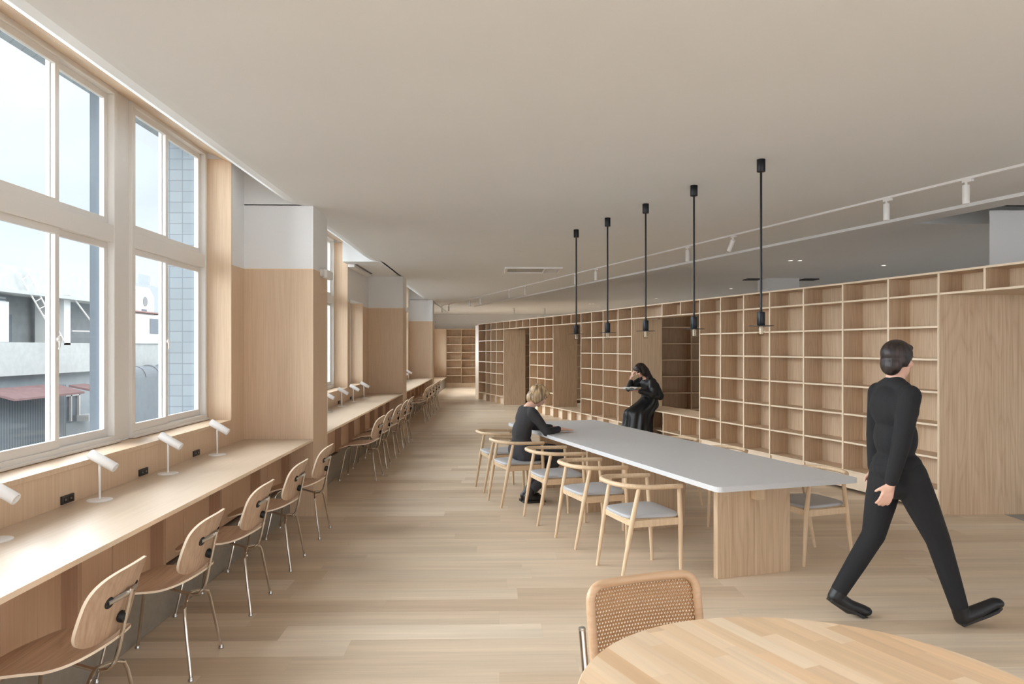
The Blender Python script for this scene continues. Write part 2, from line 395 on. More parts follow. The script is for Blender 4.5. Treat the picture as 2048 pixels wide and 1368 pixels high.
# ceiling with the recess hole on the right
hole = [(4.72, 8.30), (5.02, 7.20), (6.4, 7.20), (6.4, 8.30)]
mb = MB()
mb.prism([(COLX - .05, YB), (XR, YB), (XR, 7.2), (COLX - .05, 7.2)], CZ, CZ + .2)
mb.prism([(COLX - .05, 7.2), (5.02, 7.2), (4.72, 8.3), (COLX - .05, 8.3)], CZ, CZ + .2)
mb.prism([(6.4, 7.2), (XR, 7.2), (XR, 8.3), (6.4, 8.3)], CZ, CZ + .2)
mb.prism([(COLX - .05, 8.3), (XR, 8.3), (XR, YE + .2), (COLX - .05, YE + .2)], CZ, CZ + .2)
struct('ceiling', mb, 'ceiling', 'flat off-white painted ceiling over the reading room')
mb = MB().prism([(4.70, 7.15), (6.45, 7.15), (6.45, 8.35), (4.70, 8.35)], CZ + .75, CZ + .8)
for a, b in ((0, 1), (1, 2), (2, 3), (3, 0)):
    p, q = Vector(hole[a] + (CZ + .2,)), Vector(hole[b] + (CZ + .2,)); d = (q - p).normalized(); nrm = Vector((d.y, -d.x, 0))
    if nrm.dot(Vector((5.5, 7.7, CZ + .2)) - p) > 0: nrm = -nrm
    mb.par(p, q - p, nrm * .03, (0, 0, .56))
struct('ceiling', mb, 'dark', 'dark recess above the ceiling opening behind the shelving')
def sloped(y0, y1, end_face=False):
    prof = [(-1.78, CZ), (-1.88, CZ + .004), (-1.97, CZ + .022), (-2.05, CZ + .062), (-2.13, CZ + .118), (WALLX, CZ + .335)]
    top = [(WALLX, CZ + .52), (-1.78, CZ + .52)]
    b = MB(); b.prism_axis([(x, z) for x, z in prof + top], (0, y0, 0), (1, 0, 0), (0, 0, 1), (0, y1 - y0, 0))
    struct('ceiling', b, 'ceiling', 'ceiling strip sweeping up to the window head between pillars')
for a, b in ((.75, 7.40), (8.03, 12.2), (15.36, 22.0)): sloped(a, b)
struct('ceiling', MB().box(WALLX, -1.78, 12.2, 15.36, CZ, CZ + .5), 'ceiling', 'flat ceiling strip over the lower white window wall')
struct('ceiling', MB().box(WALLX, -1.78, 22.0, YE, CZ, CZ + .5), 'ceiling', 'flat ceiling strip at the far end of the window wall')
struct('ceiling', MB().box(WALLX, -1.78, YB, .75, CZ, CZ + .5), 'ceiling', 'flat ceiling strip behind the first pillar')
struct('ceiling', MB().box(WALLX, -1.78, 7.40, 8.03, CZ, CZ + .5), 'ceiling', 'flat ceiling strip over the pillar')

# pillars: wood clad to 2.42, white above
cols = [(.12, .75), (7.40, 8.03), (14.73, 15.36), (22.0, 22.6)]
for i, (a, b) in enumerate(cols):
    o = struct('wall_left', MB().box(WALLX - .2, COLX, a, b, 0, WZ), 'panel', 'oak-veneered lower part of a pillar on the window side')
    struct('wall_left', MB().box(WALLX - .2, COLX, a, b, WZ, CZ + .01), 'white', 'white upper part of a pillar on the window side')
    struct('trim_%d' % (i + 1), MB().box(WALLX, COLX + .003, a - .003, b + .003, WZ - .003, WZ + .004), 'edge', 'thin edge strip between pillar veneer and paint')
# window wall: openings (y0,y1,z0,z1,panes)
OPEN = [(1.18, 7.04, .98, 3.37, [(1.18, 2.58), (2.70, 4.02), (3.95, 5.36), (5.575, 6.985)]),
        (8.42, 12.62, .98, 3.37, None), (12.80, 14.08, .98, 2.47, None), (15.72, 21.6, .98, 3.37, None), (24.4, 31.1, .98, 2.43, None)]
spans = [(.75, 7.40), (8.03, 14.73), (15.36, 22.0), (22.6, YE)]
for k, (a, b) in enumerate(spans):
    ops = [o for o in OPEN if a <= o[0] < b]
    lo = MB(); hi = MB(); con = MB()
    lo.box(FRX, WALLX, a, b, 0, .955)
    con.box(-3.1, FRX - .04, a, b, -7, .94)
    edges = [a] + [v for o in ops for v in o[:2]] + [b]
    for i in range(0, len(edges), 2):
        lo.box(FRX, WALLX, edges[i], edges[i + 1], .955, WZ)
        hi.box(FRX, WALLX, edges[i], edges[i + 1], WZ, CZ + .52)
        con.box(-3.1, FRX - .04, edges[i] + (.0 if i == 0 else .0), edges[i + 1], .94, CZ + .6)
    for o in ops:
        hi_z = o[3]
        if hi_z < 3:
            hi.box(FRX, WALLX, o[0], o[1], hi_z, CZ + .52)
            con.box(-3.1, FRX - .04, o[0], o[1], hi_z + .02, CZ + .6)
        else:
            hi.prism_axis([(WALLX, CZ + .34), (FRX, CZ + .45), (FRX, CZ + .6), (WALLX, CZ + .6)], (0, o[0], 0), (1, 0, 0), (0, 0, 1), (0, o[1] - o[0], 0))
            con.prism_axis([(FRX - .04, CZ + .50), (-3.05, CZ + .53), (-3.05, CZ + .95), (FRX - .04, CZ + .95)], (0, o[0], 0), (1, 0, 0), (0, 0, 1), (0, o[1] - o[0], 0))
    struct('wall_left', lo, 'panel', 'oak-veneered wall under and beside the windows')
    struct('wall_left', hi, 'white', 'white painted upper wall above the windows')
    struct('wall_left', con, 'tiles', 'blue-grey tiled outer face of the window wall')
    # sills, jamb linings and head linings
    for o in ops:
        y0, y1, z0, z1 = o[:4]
        struct('trim_5', MB().box(FRX, WALLX + .012, y0 - .01, y1 + .01, z0 - .03, z0), 'panel', 'oak window sill board', bevel=.002)
        j = MB(); j.box(FRX, WALLX + .004, y0, y0 + .016, z0, z1 + (.03 if z1 > 3 else 0)); j.box(FRX, WALLX + .004, y1 - .016, y1, z0, z1 + (.03 if z1 > 3 else 0))
        struct('trim_6', j, 'panel', 'oak jamb linings of the window opening')
        if z1 > 3:
            h = MB(); h.prism_axis([(WALLX + .004, CZ + .325), (FRX, CZ + .435), (FRX, CZ + .45), (WALLX + .004, CZ + .34)], (0, y0, 0), (1, 0, 0), (0, 0, 1), (0, y1 - y0, 0))
            struct('trim_7', h, 'panel', 'sloping oak lining at the window head')
# ---- windows
wn = [0]
def sash(parent, y0, y1, z0, z1, x, latch=None):
    b = MB(); s = .042
    b.box(x, x + .028, y0, y1, z0, z0 + s + .012); b.box(x, x + .028, y0, y1, z1 - s, z1)
    b.box(x, x + .028, y0, y0 + s, z0 + s + .012, z1 - s); b.box(x, x + .028, y1 - s, y1, z0 + s + .012, z1 - s)
    f = b.build('sash', 'alu', parent, .002)
    g = MB().box(x + .011, x + .016, y0 + s - .004, y1 - s + .004, z0 + s + .008, z1 - s + .004).build('glass', 'glass', f)
    if latch:
        l = MB(); yy = latch; zz = 1.70
        l.lathe([(.014, 0), (.017, .004), (.017, .016), (.012, .02)], 14, Matrix.Translation((x + .028, yy, zz)) @ Matrix.Rotation(R(90), 4, 'Y'))
        l.tube([(x + .04, yy, zz + .02), (x + .046, yy - .004, zz - .01), (x + .05, yy - .012, zz - .045), (x + .052, yy - .024, zz - .062)], [.009, .008, .006, .005], 8)
        l.build('latch', 'lamp', f)
    return f
def window(y0, y1, z0, z1, tr=True, label='', split=None):
    wn[0] += 1
    e = empty('window_%d' % wn[0], (0, 0, 0)); tag(e, label, None, None, 'structure')
    e.location = (FRX, (y0 + y1) / 2, z0); L = e.location
    fr = MB(); t = .045; xo = FRX - .06; xi = FRX + .045
    fr.box(xo, xi, y0, y1, z0, z0 + t); fr.box(xo, xi, y0, y1, z1 - t, z1)
    fr.box(xo, xi, y0, y0 + t, z0 + t, z1 - t); fr.box(xo, xi, y1 - t, y1, z0 + t, z1 - t)
    fr.box(xo, xi + .02, y0 - .005, y1 + .005, z0 - .001, z0 + .018)
    if tr: fr.box(xo, xi - .005, y0 + t, y1 - t, 2.385, 2.505)
    fr.rel(L).build('window_frame', 'alu', e, .003)
    ym = (y0 + y1) / 2 if split is None else split
    rows = [(z0 + t, 2.385), (2.505, z1 - t)] if tr else [(z0 + t, z1 - t)]
    for r_, (a, b) in enumerate(rows):
        for q, (c, d, dx) in enumerate(((y0 + t, ym + .022, .0), (ym - .022, y1 - t, -.032))):
            o = sash(e, c, d, a, b, FRX + dx, ym if (q == 0 and r_ == 0) else None)
            for ob in [o] + list(o.children):
                for v in ob.data.vertices: v.co -= Vector(L)
    return e
W1 = ['tall sliding aluminium window nearest the viewer', 'second tall sliding aluminium window in the near bay', 'tall four-pane window with latch, facing the roof ladder outside', 'tall four-pane window beside the first pillar, tiled wall outside']
ZT = CZ + .43
for i, (a, b) in enumerate([(1.20, 2.49), (2.60, 3.93 - .02), (3.95, 5.36), (5.575, 7.024)]): window(a, b, .985, ZT, True, W1[i], {2: 4.655, 3: 6.20}.get(i))
mb = MB(); mb.box(FRX - .06, FRX + .02, 5.36, 5.575, .985, ZT); mb.box(FRX - .06, FRX + .02, 2.49, 2.60, .985, ZT); 
struct('trim_8', mb, 'alu', 'wide aluminium mullions between the near windows', bevel=.003)
struct('trim_8', MB().box(FRX - .16, FRX - .062, 5.38, 5.56, .9, CZ + .55), 'pier', 'grey concrete pier outside the window mullion')
for i, (a, b) in enumerate([(8.44, 9.82), (9.84, 11.2), (11.22, 12.60)]): window(a, b, .985, ZT, True, 'tall sliding window in the bay behind the first pillar, pane set %d' % (i + 1))
window(12.82, 14.06, .985, 2.45, False, 'short sliding window under white wall in the second bay')
for i in range(4): window(15.74 + 1.46 * i, 15.74 + 1.46 * (i + 1) - .02, .985, ZT, True, 'tall sliding window in the third bay')
for i in range(4): window(24.42 + 1.66 * i, 24.42 + 1.66 * (i + 1) - .02, .985, 2.41, False, 'low sliding window over the far bench')
# ---- end wall and right wall
struct('wall_back', MB().box(WALLX - .2, XR, YE, YE + .15, 0, CZ + .1), 'white', 'white end wall above the far bookcase')
struct('wall_right', MB().box(XR, XR + .15, YB, YE, 0, CZ + .1), 'white', 'white side wall behind the shelving')
struct('wall_back', MB().box(WALLX, -1.93, 31.25, YE, 0, WZ), 'panel', 'oak panel between the far window and the end bookcase')
# white structural columns behind the shelves
struct('wall_right', MB().prism([(5.03, 7.47), (5.46, 8.1), (6.2, 8.1), (6.2, 7.47)], 0, CZ), 'white', 'white column rising behind the shelving on the right')
struct('wall_right', MB().box(5.52, 6.15, 14.9, 15.5, 0, CZ), 'white', 'small white column top seen over the shelving')
# ceiling edge strip
u0 = Vector((4.741, 6.576, 0)); u1 = Vector((-.62, 25.1, 0)); dd = (u1 - u0).normalized(); nn = Vector((dd.y, -dd.x, 0))
mb = MB().par(u0 - dd * 5 + Vector((0, 0, CZ - .032)), dd * ((u1 - u0).length + 5), nn * .022, (0, 0, .032))
struct('trim_9', mb, 'white', 'thin white strip along the ceiling edge parallel to the track')

# ================================================================== COUNTERS
def counter(y0, y1, fins, seams, label, n):
    e = empty('window_counter', (COLX - .35, (y0 + y1) / 2, 0)); L = Vector(e.location)
    tag(e, label, 'counter', 'long oak counters under the windows')
    MB().box(WALLX, COLX - .002, y0, y1, CT - .024, CT).rel(L).build('countertop', 'counter', e, .002)
    MB().box(COLX - .002, COLX, y0, y1, CT - .024, CT).rel(L).build('front_edge', 'edge', e)
    base = MB().box(WALLX, -1.985, y0, y1, 0, .30); base.rel(L).build('plinth', 'concrete', e, .004)
    ss = [y0] + seams + [y1]
    for a, b in zip(ss[:-1], ss[1:]):
        MB().box(WALLX, -2.02, a + .0025, b - .0025, .315, CT - .025).rel(L).build('fascia_panel', 'under', e)
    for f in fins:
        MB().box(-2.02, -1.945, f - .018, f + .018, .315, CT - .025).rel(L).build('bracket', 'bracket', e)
    return e
sp_ = .915
f1 = [3.585 + sp_ * k for k in (-3, -2, -1, 0, 1, 2, 3, 4)]
counter(.75, 7.40, f1, sorted([f - .457 for f in f1] + [f - .018 - .0 for f in f1 if False]), 'long oak counter in the nearest window bay, up to the first pillar', 0)
f2 = [8.775 + .905 * k for k in range(7)]
counter(8.03, 14.73, f2, [f + .457 for f in f2[:-1]], 'oak window counter between the first and second pillars', 1)
f3 = [16.0 + .905 * k for k in range(7)]
counter(15.36, 22.0, f3, [f + .457 for f in f3[:-1]], 'oak window counter between the second and third pillars', 2)
e = empty('window_bench', (-2.15, 27, 0)); tag(e, 'low oak bench on grey base under the far window', 'bench')
MB().box(WALLX, -1.90, 22.6, 31.25, .40, .435).rel((-2.15, 27, 0)).build('seat_board', 'counter', e, .002)
MB().box(WALLX, -1.96, 22.6, 31.25, 0, .40).rel((-2.15, 27, 0)).build('plinth', 'concrete', e)
# sockets
def socket(y, lab):
    e = empty('power_socket', (WALLX, y, .787)); tag(e, lab, 'power socket', 'black power sockets above the counters')
    MB().box(0, .012, -.062, .062, -.023, .023).build('cover_plate', 'socket', e, .002)
    for k in (-.026, .026):
        b = MB().box(.012, .0135, k - .018, k + .018, -.014, .014)
        q = b.build('outlet', 'black_metal', e)
        s = MB().box(.0135, .0142, k - .006, k - .003, -.006, .006).box(.0135, .0142, k + .003, k + .006, -.006, .006)
        s.build('slot', 'zinc', q)
for y, l in ((4.34, 'black double socket on the wall between the first and second desk lamps'), (5.27, 'black double socket between the second and third desk lamps'), (6.2, 'black double socket between third lamp and the lamp by the pillar'),
             (11.0, 'small black socket behind the first pillar, beside the nearest lamp there'), (11.9, 'small black socket in the second bay between two lamps'), (12.9, 'small black socket in the second bay below the short window')): socket(y, l)

# desk lamps
def make_lamp():
    e = empty('desk_lamp')
    MB().lathe([(.070, 0), (.0705, .003), (.068, .007), (.012, .009), (.006, .010)], 32).build('base', 'lamp', e)
    MB().cyl((0, 0, .008), (0, 0, .215), .0065, 12).build('stem', 'lamp', e)
    T = Matrix.Translation((.018, 0, .232)) @ Matrix.Rotation(R(30), 4, 'Y') @ Matrix.Rotation(R(90), 4, 'Y')
    h = MB().lathe([(.022, -.084), (.0275, -.084), (.0285, -.081), (.0285, .081), (.0275, .084), (.024, .084), (.024, .06), (.004, .058)], 26, T).build('lamp_head', 'lamp', e)
    MB().lathe([(.021, .0), (.021, .004)], 20, T @ Matrix.Translation((0, 0, .062))).build('lens', 'paper', h)
    sw = MB().cyl((.012, -.018, .232 - .02), (.012, -.018, .232 - .03), .004, 8).build('switch', 'zinc', e)
    return e
lamp0 = make_lamp(); used = []
LL = [(-2.302, 3.54, 'white desk lamp cut by the picture edge, nearest on the counter'),
      (-2.302, 4.455, 'second white desk lamp along the near counter, between two sockets'),
      (-2.302, 5.38, 'white desk lamp in front of the window mullion, third on the near counter'),
      (-2.295, 6.31, 'white desk lamp on the near counter closest to the first pillar'),
      (-2.29, 10.45, 'white desk lamp partly hidden behind the first pillar'),
      (-2.29, 11.45, 'second white desk lamp along the counter beyond the first pillar'),
      (-2.29, 12.40, 'third white desk lamp beyond the first pillar, before the short window'),
      (-2.29, 13.40, 'white desk lamp under the short window, last before the second pillar'),
      (-2.29, 19.5, 'tiny white desk lamp just behind the second pillar edge'),
      (-2.29, 20.45, 'tiny white desk lamp farthest along the third bay counter')]
for i, (x, y, l) in enumerate(LL):
    o = lamp0 if i == 0 else copy_tree(lamp0)
    o.location = (x, y, CT); tag(o, l, 'desk lamp', 'white desk lamps along the window counters')
# conduit boxes on pillars
for i, (a, b) in enumerate(cols[1:]):
    e = empty('sensor_box', (COLX, a + .42, 2.38))
    tag(e, ['small white sensor box on the side of the first pillar', 'small grey sensor box on the second pillar', 'tiny sensor box on the third pillar'][i], 'sensor box', 'sensor boxes on the pillars')
    MB().box(0, .02, -.13, -.02, 0, .07).build('mount', 'alu', e, .002)
    MB().box(.0, .05, -.02, .26, -.01, .075).build('housing', 'lamp', e, .004)

# ================================================================== SHELVING
KN = [(-.60, 24.4), (.30, 21.55), (.95, 19.30), (1.43, 17.75), (1.90, 16.15), (2.24, 14.93), (2.55, 13.72), (2.87, 12.62), (3.19, 11.50), (3.67, 9.88), (4.06, 8.63), (4.395, 7.31), (4.61, 6.39), (4.80, 5.55), (5.1, 4.3)]
def on_curve(px):
    d = ray(px, 695)
    for (x0, y0), (x1, y1) in zip(KN[:-1], KN[1:]):
        # intersect t*d = p + s*(q-p)
        ex, ey = x1 - x0, y1 - y0; det = d.x * (-ey) + ex * d.y
        t = (x0 * (-ey) + ex * y0) / det; s = (d.x * y0 - d.y * x0) / det
        if -1e-6 <= s <= 1 + 1e-6: return Vector((x0 + ex * s, y0 + ey * s, 0))
    raise ValueError(px)
ZR = [.24, .565, .89, 1.215, 1.54, 1.865, 2.19, 2.40]   # shelf top-faces
D = .29; PT = .024; ST = .02
def frame(p, q):
    d = (q - p).normalized(); return d, Vector((-d.y, d.x, 0)) if Vector((-d.y, d.x, 0)).x > 0 else Vector((d.y, -d.x, 0))
def shelving(name, pts, label, rows, cat='bookcase', open_base=True, zlo=0.0, ztop=2.40, back=True, group=None, posts_z0=None, depth=D, end_caps=(True, True), base_panel=False, overhang=0, base_set=0.0):
    """pts far->near along the wall line; rows: list of board heights"""
    base = Vector(((pts[0].x + pts[-1].x) / 2, (pts[0].y + pts[-1].y) / 2, zlo))
    e = empty(name, base); tag(e, label, cat, group)
    n = len(pts)
    dirs = [frame(pts[i], pts[i + 1]) for i in range(n - 1)]
    for i, p in enumerate(pts):
        if (i == 0 and not end_caps[0]) or (i == n - 1 and not end_caps[1]): continue
        j = min(i, n - 2); d, nr = dirs[j]
        if 0 < i < n - 1: nr = ((dirs[i - 1][1] + dirs[i][1]) / 2).normalized(); d = Vector((nr.y, -nr.x, 0)) if Vector((nr.y, -nr.x, 0)).dot(d) > 0 else Vector((-nr.y, nr.x, 0))
        b = MB().par(p - d * PT / 2 + Vector((0, 0, zlo)) + nr * .003, d * PT, nr * (depth - .003), (0, 0, ztop - ST - .001 - zlo)).rel(base)
        o = b.build('divider', 'shelf_z', e)
        MB().par(p - d * PT / 2 + Vector((0, 0, zlo)), d * PT, nr * .003, (0, 0, ztop - ST - .001 - zlo)).rel(base).build('edge_strip', 'edge', o)
    for i in range(n - 1):
        p, q = pts[i], pts[i + 1]; d, nr = dirs[i]; Lg = (q - p).length
        if back:
            b = MB().par(p + nr * (depth - .012) + Vector((0, 0, zlo)), d * Lg, nr * .012, (0, 0, ztop - zlo)).rel(base)
            b.build('back_panel', 'shelf_z', e)
        for z in rows:
            a = p + d * PT / 2; ln = Lg - PT
            if i == 0 and overhang: a = p - d * overhang; ln = Lg - PT / 2 + overhang
            if z >= ztop - .001: a = p - d * (overhang if i == 0 else 0); ln = Lg + (overhang if i == 0 else 0)
            off = -.004 if z >= ztop - .001 else 0.006
            b = MB().par(a + nr * (off + .003) + Vector((0, 0, z - ST)), d * ln, nr * (depth - .012 - off - .003), (0, 0, ST)).rel(base)
            o = b.build('shelf', 'shelf_y', e)
            MB().par(a + nr * off + Vector((0, 0, z - ST)), d * ln, nr * .003, (0, 0, ST)).rel(base).build('edge_strip', 'edge', o)
        if base_panel:
            MB().par(p + d * PT / 2 + nr * .02 + Vector((0, 0, .03)), d * (Lg - PT), nr * .015, (0, 0, ZR[0] - ST - .034)).rel(base).build('base_panel', 'edge', e)
        elif zlo == 0 and ztop > .1 and n > 2 and base_set:
            MB().par(p + d * PT / 2 + nr * base_set + Vector((0, 0, .0)), d * (Lg - PT), nr * .012, (0, 0, ZR[0] - ST - .002)).rel(base).build('base_panel', 'edge', e)
    return e
C = on_curve
P_far = [C(957), C(971.8), C(981.7), C(992.7), C(1007)]
P_b1 = [C(1007), C(1019.5), C(1032), C(1045), C(1059.3)]
P_mid = [C(1059.3), C(1074.7), C(1089.8), C(1106)]
P_b2 = [C(1106), C(1124), C(1142), C(1161.7)]
P_m2 = [C(1161.7), C(1182.8), C(1206), C(1236), C(1263)]
P_b3 = [C(1263), C(1324), C(1361), C(1399.2)]
P_main = [C(1399.2), C(1441), C(1487), C(1539), C(1606.7), C(1685), C(1776), C(1877)]
P_b4 = [C(1877), C(1969), C(2072), C(2190)]
shelving('bookcase', P_far, 'oak bookcase of narrow cells at the far left end of the curved shelving', ZR, group='units of the curved oak shelving', overhang=.09, base_set=.12)
shelving('bookcase', P_mid, 'three-column oak bookcase between the two wood-panelled openings', ZR, group='units of the curved oak shelving', base_set=.12)
shelving('bookcase', P_m2, 'four-column oak bookcase beside the woman leaning with a book', ZR, group='units of the curved oak shelving', base_set=.12)
shelving('bookcase', P_main, 'large empty seven-column oak bookcase behind the long table', ZR, group='units of the curved oak shelving', base_panel=True)
e_end = [o for o in bpy.data.objects if o.get('label', '').startswith('oak bookcase of narrow cells')][0]
d, nr = frame(P_far[0], P_far[1]); q = P_far[0]
MB().par(q - d * .42 + nr * .02, d * .42, nr * .20, (0, 0, 2.36)).rel(e_end.location).build('end_panel', 'edge', e_end)
TOP = [2.19, 2.40]
shelving('overhead_shelf', P_b1, 'row of small oak cells bridging the farthest opening', TOP, 'shelf', zlo=2.17, group='cells bridging the openings', end_caps=(False, False))
shelving('overhead_shelf', P_b2, 'row of small oak cells bridging the opening above the blond woman', TOP, 'shelf', zlo=2.17, group='cells bridging the openings', end_caps=(False, False))
shelving('overhead_shelf', P_b3, 'oak cells bridging the reading niche above the woman in the black dress', TOP, 'shelf', zlo=2.17, group='cells bridging the openings', end_caps=(False, False))
shelving('overhead_shelf', P_b4, 'oak cells bridging the wide passage on the right', TOP, 'shelf', zlo=2.17, group='cells bridging the openings', end_caps=(False, True))
e_ = [o for o in bpy.data.objects if o.get('label', '').startswith('oak cells bridging the wide passage')][0]
d, nr = frame(P_b4[0], P_b4[-1]); poly = [(p.x, p.y) for p in [q + frame(P_b4[0], P_b4[-1])[1] * (D + .0) for q in P_b4]]
poly = poly + [(6.4, poly[-1][1]), (6.4, 7.33), (poly[0][0], 7.33)]
MB().prism(poly, 2.17, 2.19).rel(e_.location).build('soffit_board', 'shelf_y', e_)
# side linings (deep oak panels on the far side of each opening)
def lining(p, nr, depth, z0, z1, label, direction=None):
    d = direction or Vector((nr.y, -nr.x, 0))
    b = MB().par(p + Vector((0, 0, z0)), nr * depth, d.normalized() * .03, (0, 0, z1 - z0))
    o = b.build('opening_panel', 'leg_panel', None, .001, base=True); o.name = 'opening_panel'
    tag(o, label, 'panel', 'oak panels lining the openings'); return o
for P, px0, px1, z0, l in ((P_b1, 1007, 1050.6, 0, 'pale oak panel lining the farthest opening'), (P_b2, 1106, 1153.7, .24, 'oak panel lining the opening above the blond woman'),
                          (P_b3, 1263, 1323.4, .565, 'oak panel behind the woman in the black dress')):
    p = P[0]; d, nr = frame(P[0], P[1]); dn = Vector((1, .12, 0)).normalized()
    # reach of the panel so that its outer edge lies on the ray through px1
    r_ = ray(px1, 695); det = r_.x * (-dn.y) + dn.x * r_.y; s = (r_.x * p.y - r_.y * p.x) / det
    lining(p + d * .012, dn, abs(s), z0, 2.17, l, Vector((0, 1, 0)))
lining(P_b4[0] + Vector((0, -.01, 0)), Vector((1, 0, 0)), 1.5, 0, 2.17, 'broad oak panel closing the passage at the right edge', Vector((0, 1, 0)))
# benches in the openings
def bench(P, z, label, cells, rows):
    e = shelving('bench', P, label, rows, 'bench', zlo=0.0, ztop=z, group='oak benches in the openings', depth=D, end_caps=(False, False), base_set=.12 if z < .3 else 0.0)
    base = Vector(e.location)
    poly = []
    for i, p in enumerate(P):
        d, nr = frame(P[min(i, len(P) - 2)], P[min(i, len(P) - 2) + 1]); poly.append((p + nr * (D - .01), nr))
    poly = [(a.x, a.y) for a, _ in poly] + [((a + n_ * .36).x, (a + n_ * .36).y) for a, n_ in poly[::-1]]
    MB().prism(poly, z - .03, z).rel(base).build('deep_seat', 'shelf_y', e)
    return e
bench(P_b2, .24, 'low oak platform in the opening behind the blond woman', 3, [.24])
P_b3b = [C(1263), C(1292.8), C(1326), C(1361), C(1399.2)]
bench(P_b3b, .565, 'oak bench of open cells with the woman in black seated on its end', 4, [.24, .565])
# dark bookcases in the room behind
def plain_bookcase(x0, x1, y, ncol, z0, label, depth=.3, mat='shelf_z', rows=None, plinth=False):
    rows = rows or [z0 + .325 * k for k in range(8)]
    e = empty('bookcase', ((x0 + x1) / 2, y, 0)); L = Vector(e.location); tag(e, label, 'bookcase', 'bookcases standing beyond the curved shelving')
    for i in range(ncol + 1):
        x = x0 + (x1 - x0) * i / ncol
        MB().box(x - .012, x + .012, y, y + depth, 0, rows[-1]).rel(L).build('divider', mat, e)
    for i in range(ncol):
        a = x0 + (x1 - x0) * i / ncol + .012; b = x0 + (x1 - x0) * (i + 1) / ncol - .012
        for z in rows:
            o = MB().box(a, b, y + .005, y + depth - .012, z - .02, z).rel(L).build('shelf', 'shelf_y', e)
            MB().box(a, b, y + .002, y + .005, z - .02, z).rel(L).build('edge_strip', 'edge', o)
        MB().box(a - .012, b + .012, y + depth - .012, y + depth, 0, rows[-1]).rel(L).build('back_panel', mat, e)
    if plinth: MB().box(x0, x1, y + .01, y + .03, 0, rows[0] - .02).rel(L).build('plinth', mat, e)
    return e
plain_bookcase(3.33, 5.13, 14.75, 3, .10, 'shaded bookcase seen through the reading niche behind the woman in black', rows=[.11 + .325 * k for k in range(8)])
e = plain_bookcase(.75, 3.3, 22.2, 4, .1, 'shaded bookcase glimpsed through the two far openings', rows=[.11 + .325 * k for k in range(8)])
plain_bookcase(-1.93, .55, 31.25, 4, .15, 'empty oak bookcase against the far end wall beside the last window', rows=[.17 + .322 * k for k in range(8)], plinth=True)

# ================================================================== LONG TABLE
TU = Vector((-.288, .9577, 0)).normalized(); TN = Vector((TU.y, -TU.x, 0))
T0 = Vector((1.46, 4.839, 0))       # near-left corner of the top
TW = 1.15; TL = 4.447; TZ = .74
e = empty('long_table', T0 + TN * TW / 2 + TU * TL / 2); tag(e, 'long grey-topped table on oak slab legs in the middle of the room', 'table')
Lt = Vector(e.location)
def top_piece(a, b, ch0, ch1):
    c = .022
    pts = []
    def P(s, t): return (T0 + TN * s + TU * t)
    def corner(s, t, ds, dt, r):
        for k in range(5):
            a_ = R(90 * k / 4); pts.append(P(s + ds * r * (1 - math.sin(a_)), t + dt * r * (1 - math.cos(a_))))
    r0 = .05 if ch0 else .003; r1 = .05 if ch1 else .003
    corner(0, a, 1, 1, r0); q = len(pts)
    pts2 = pts[:]; pts.clear(); corner(TW, a, -1, 1, r0); A2 = pts[::-1][:]; pts.clear()
    corner(TW, b, -1, -1, r1); B1 = pts[:]; pts.clear(); corner(0, b, 1, -1, r1); B2 = pts[::-1][:]
    poly = [(p.x, p.y) for p in pts2[:] + A2 + B1 + B2]
    return poly
for a, b, c0, c1 in ((0, TL / 2 - .0015, True, False), (TL / 2 + .0015, TL, False, True)):
    # order: near-left arc must end on the near edge
    def P(s, t): return T0 + TN * s + TU * t
    def arc(cs, ct, r, a0, a1): return [P(cs + r * math.cos(R(a0 + (a1 - a0) * k / 5)), ct + r * math.sin(R(a0 + (a1 - a0) * k / 5))) for k in range(6)]
    r0 = .045 if c0 else .002; r1 = .045 if c1 else .002
    poly = arc(r0, a + r0, r0, 180, 270) + arc(TW - r0, a + r0, r0, 270, 360) + arc(TW - r1, b - r1, r1, 0, 90) + arc(r1, b - r1, r1, 90, 180)
    MB().prism([(p.x, p.y) for p in poly], TZ - .036, TZ).rel(Lt).build('tabletop', 'tabletop', e, .006)
for t in (.40, 1.86, 2.66, 4.02):
    for s0, s1 in ((.265, .575), (.5765, .885)):
        p = T0 + TN * s0 + TU * t
        MB().par(p, TN * (s1 - s0), TU * .05, (0, 0, TZ - .037)).rel(Lt).build('leg_panel', 'leg_panel', e, .0015)
for t0, t1 in ((.335, 2.20), (2.24, 4.12)):
    p = T0 + TN * .545 + TU * t0 + Vector((0, 0, TZ - .037 - .145))
    MB().par(p, TN * .07, TU * (t1 - t0), (0, 0, .145)).rel(Lt).build('beam', 'ash', e, .001)

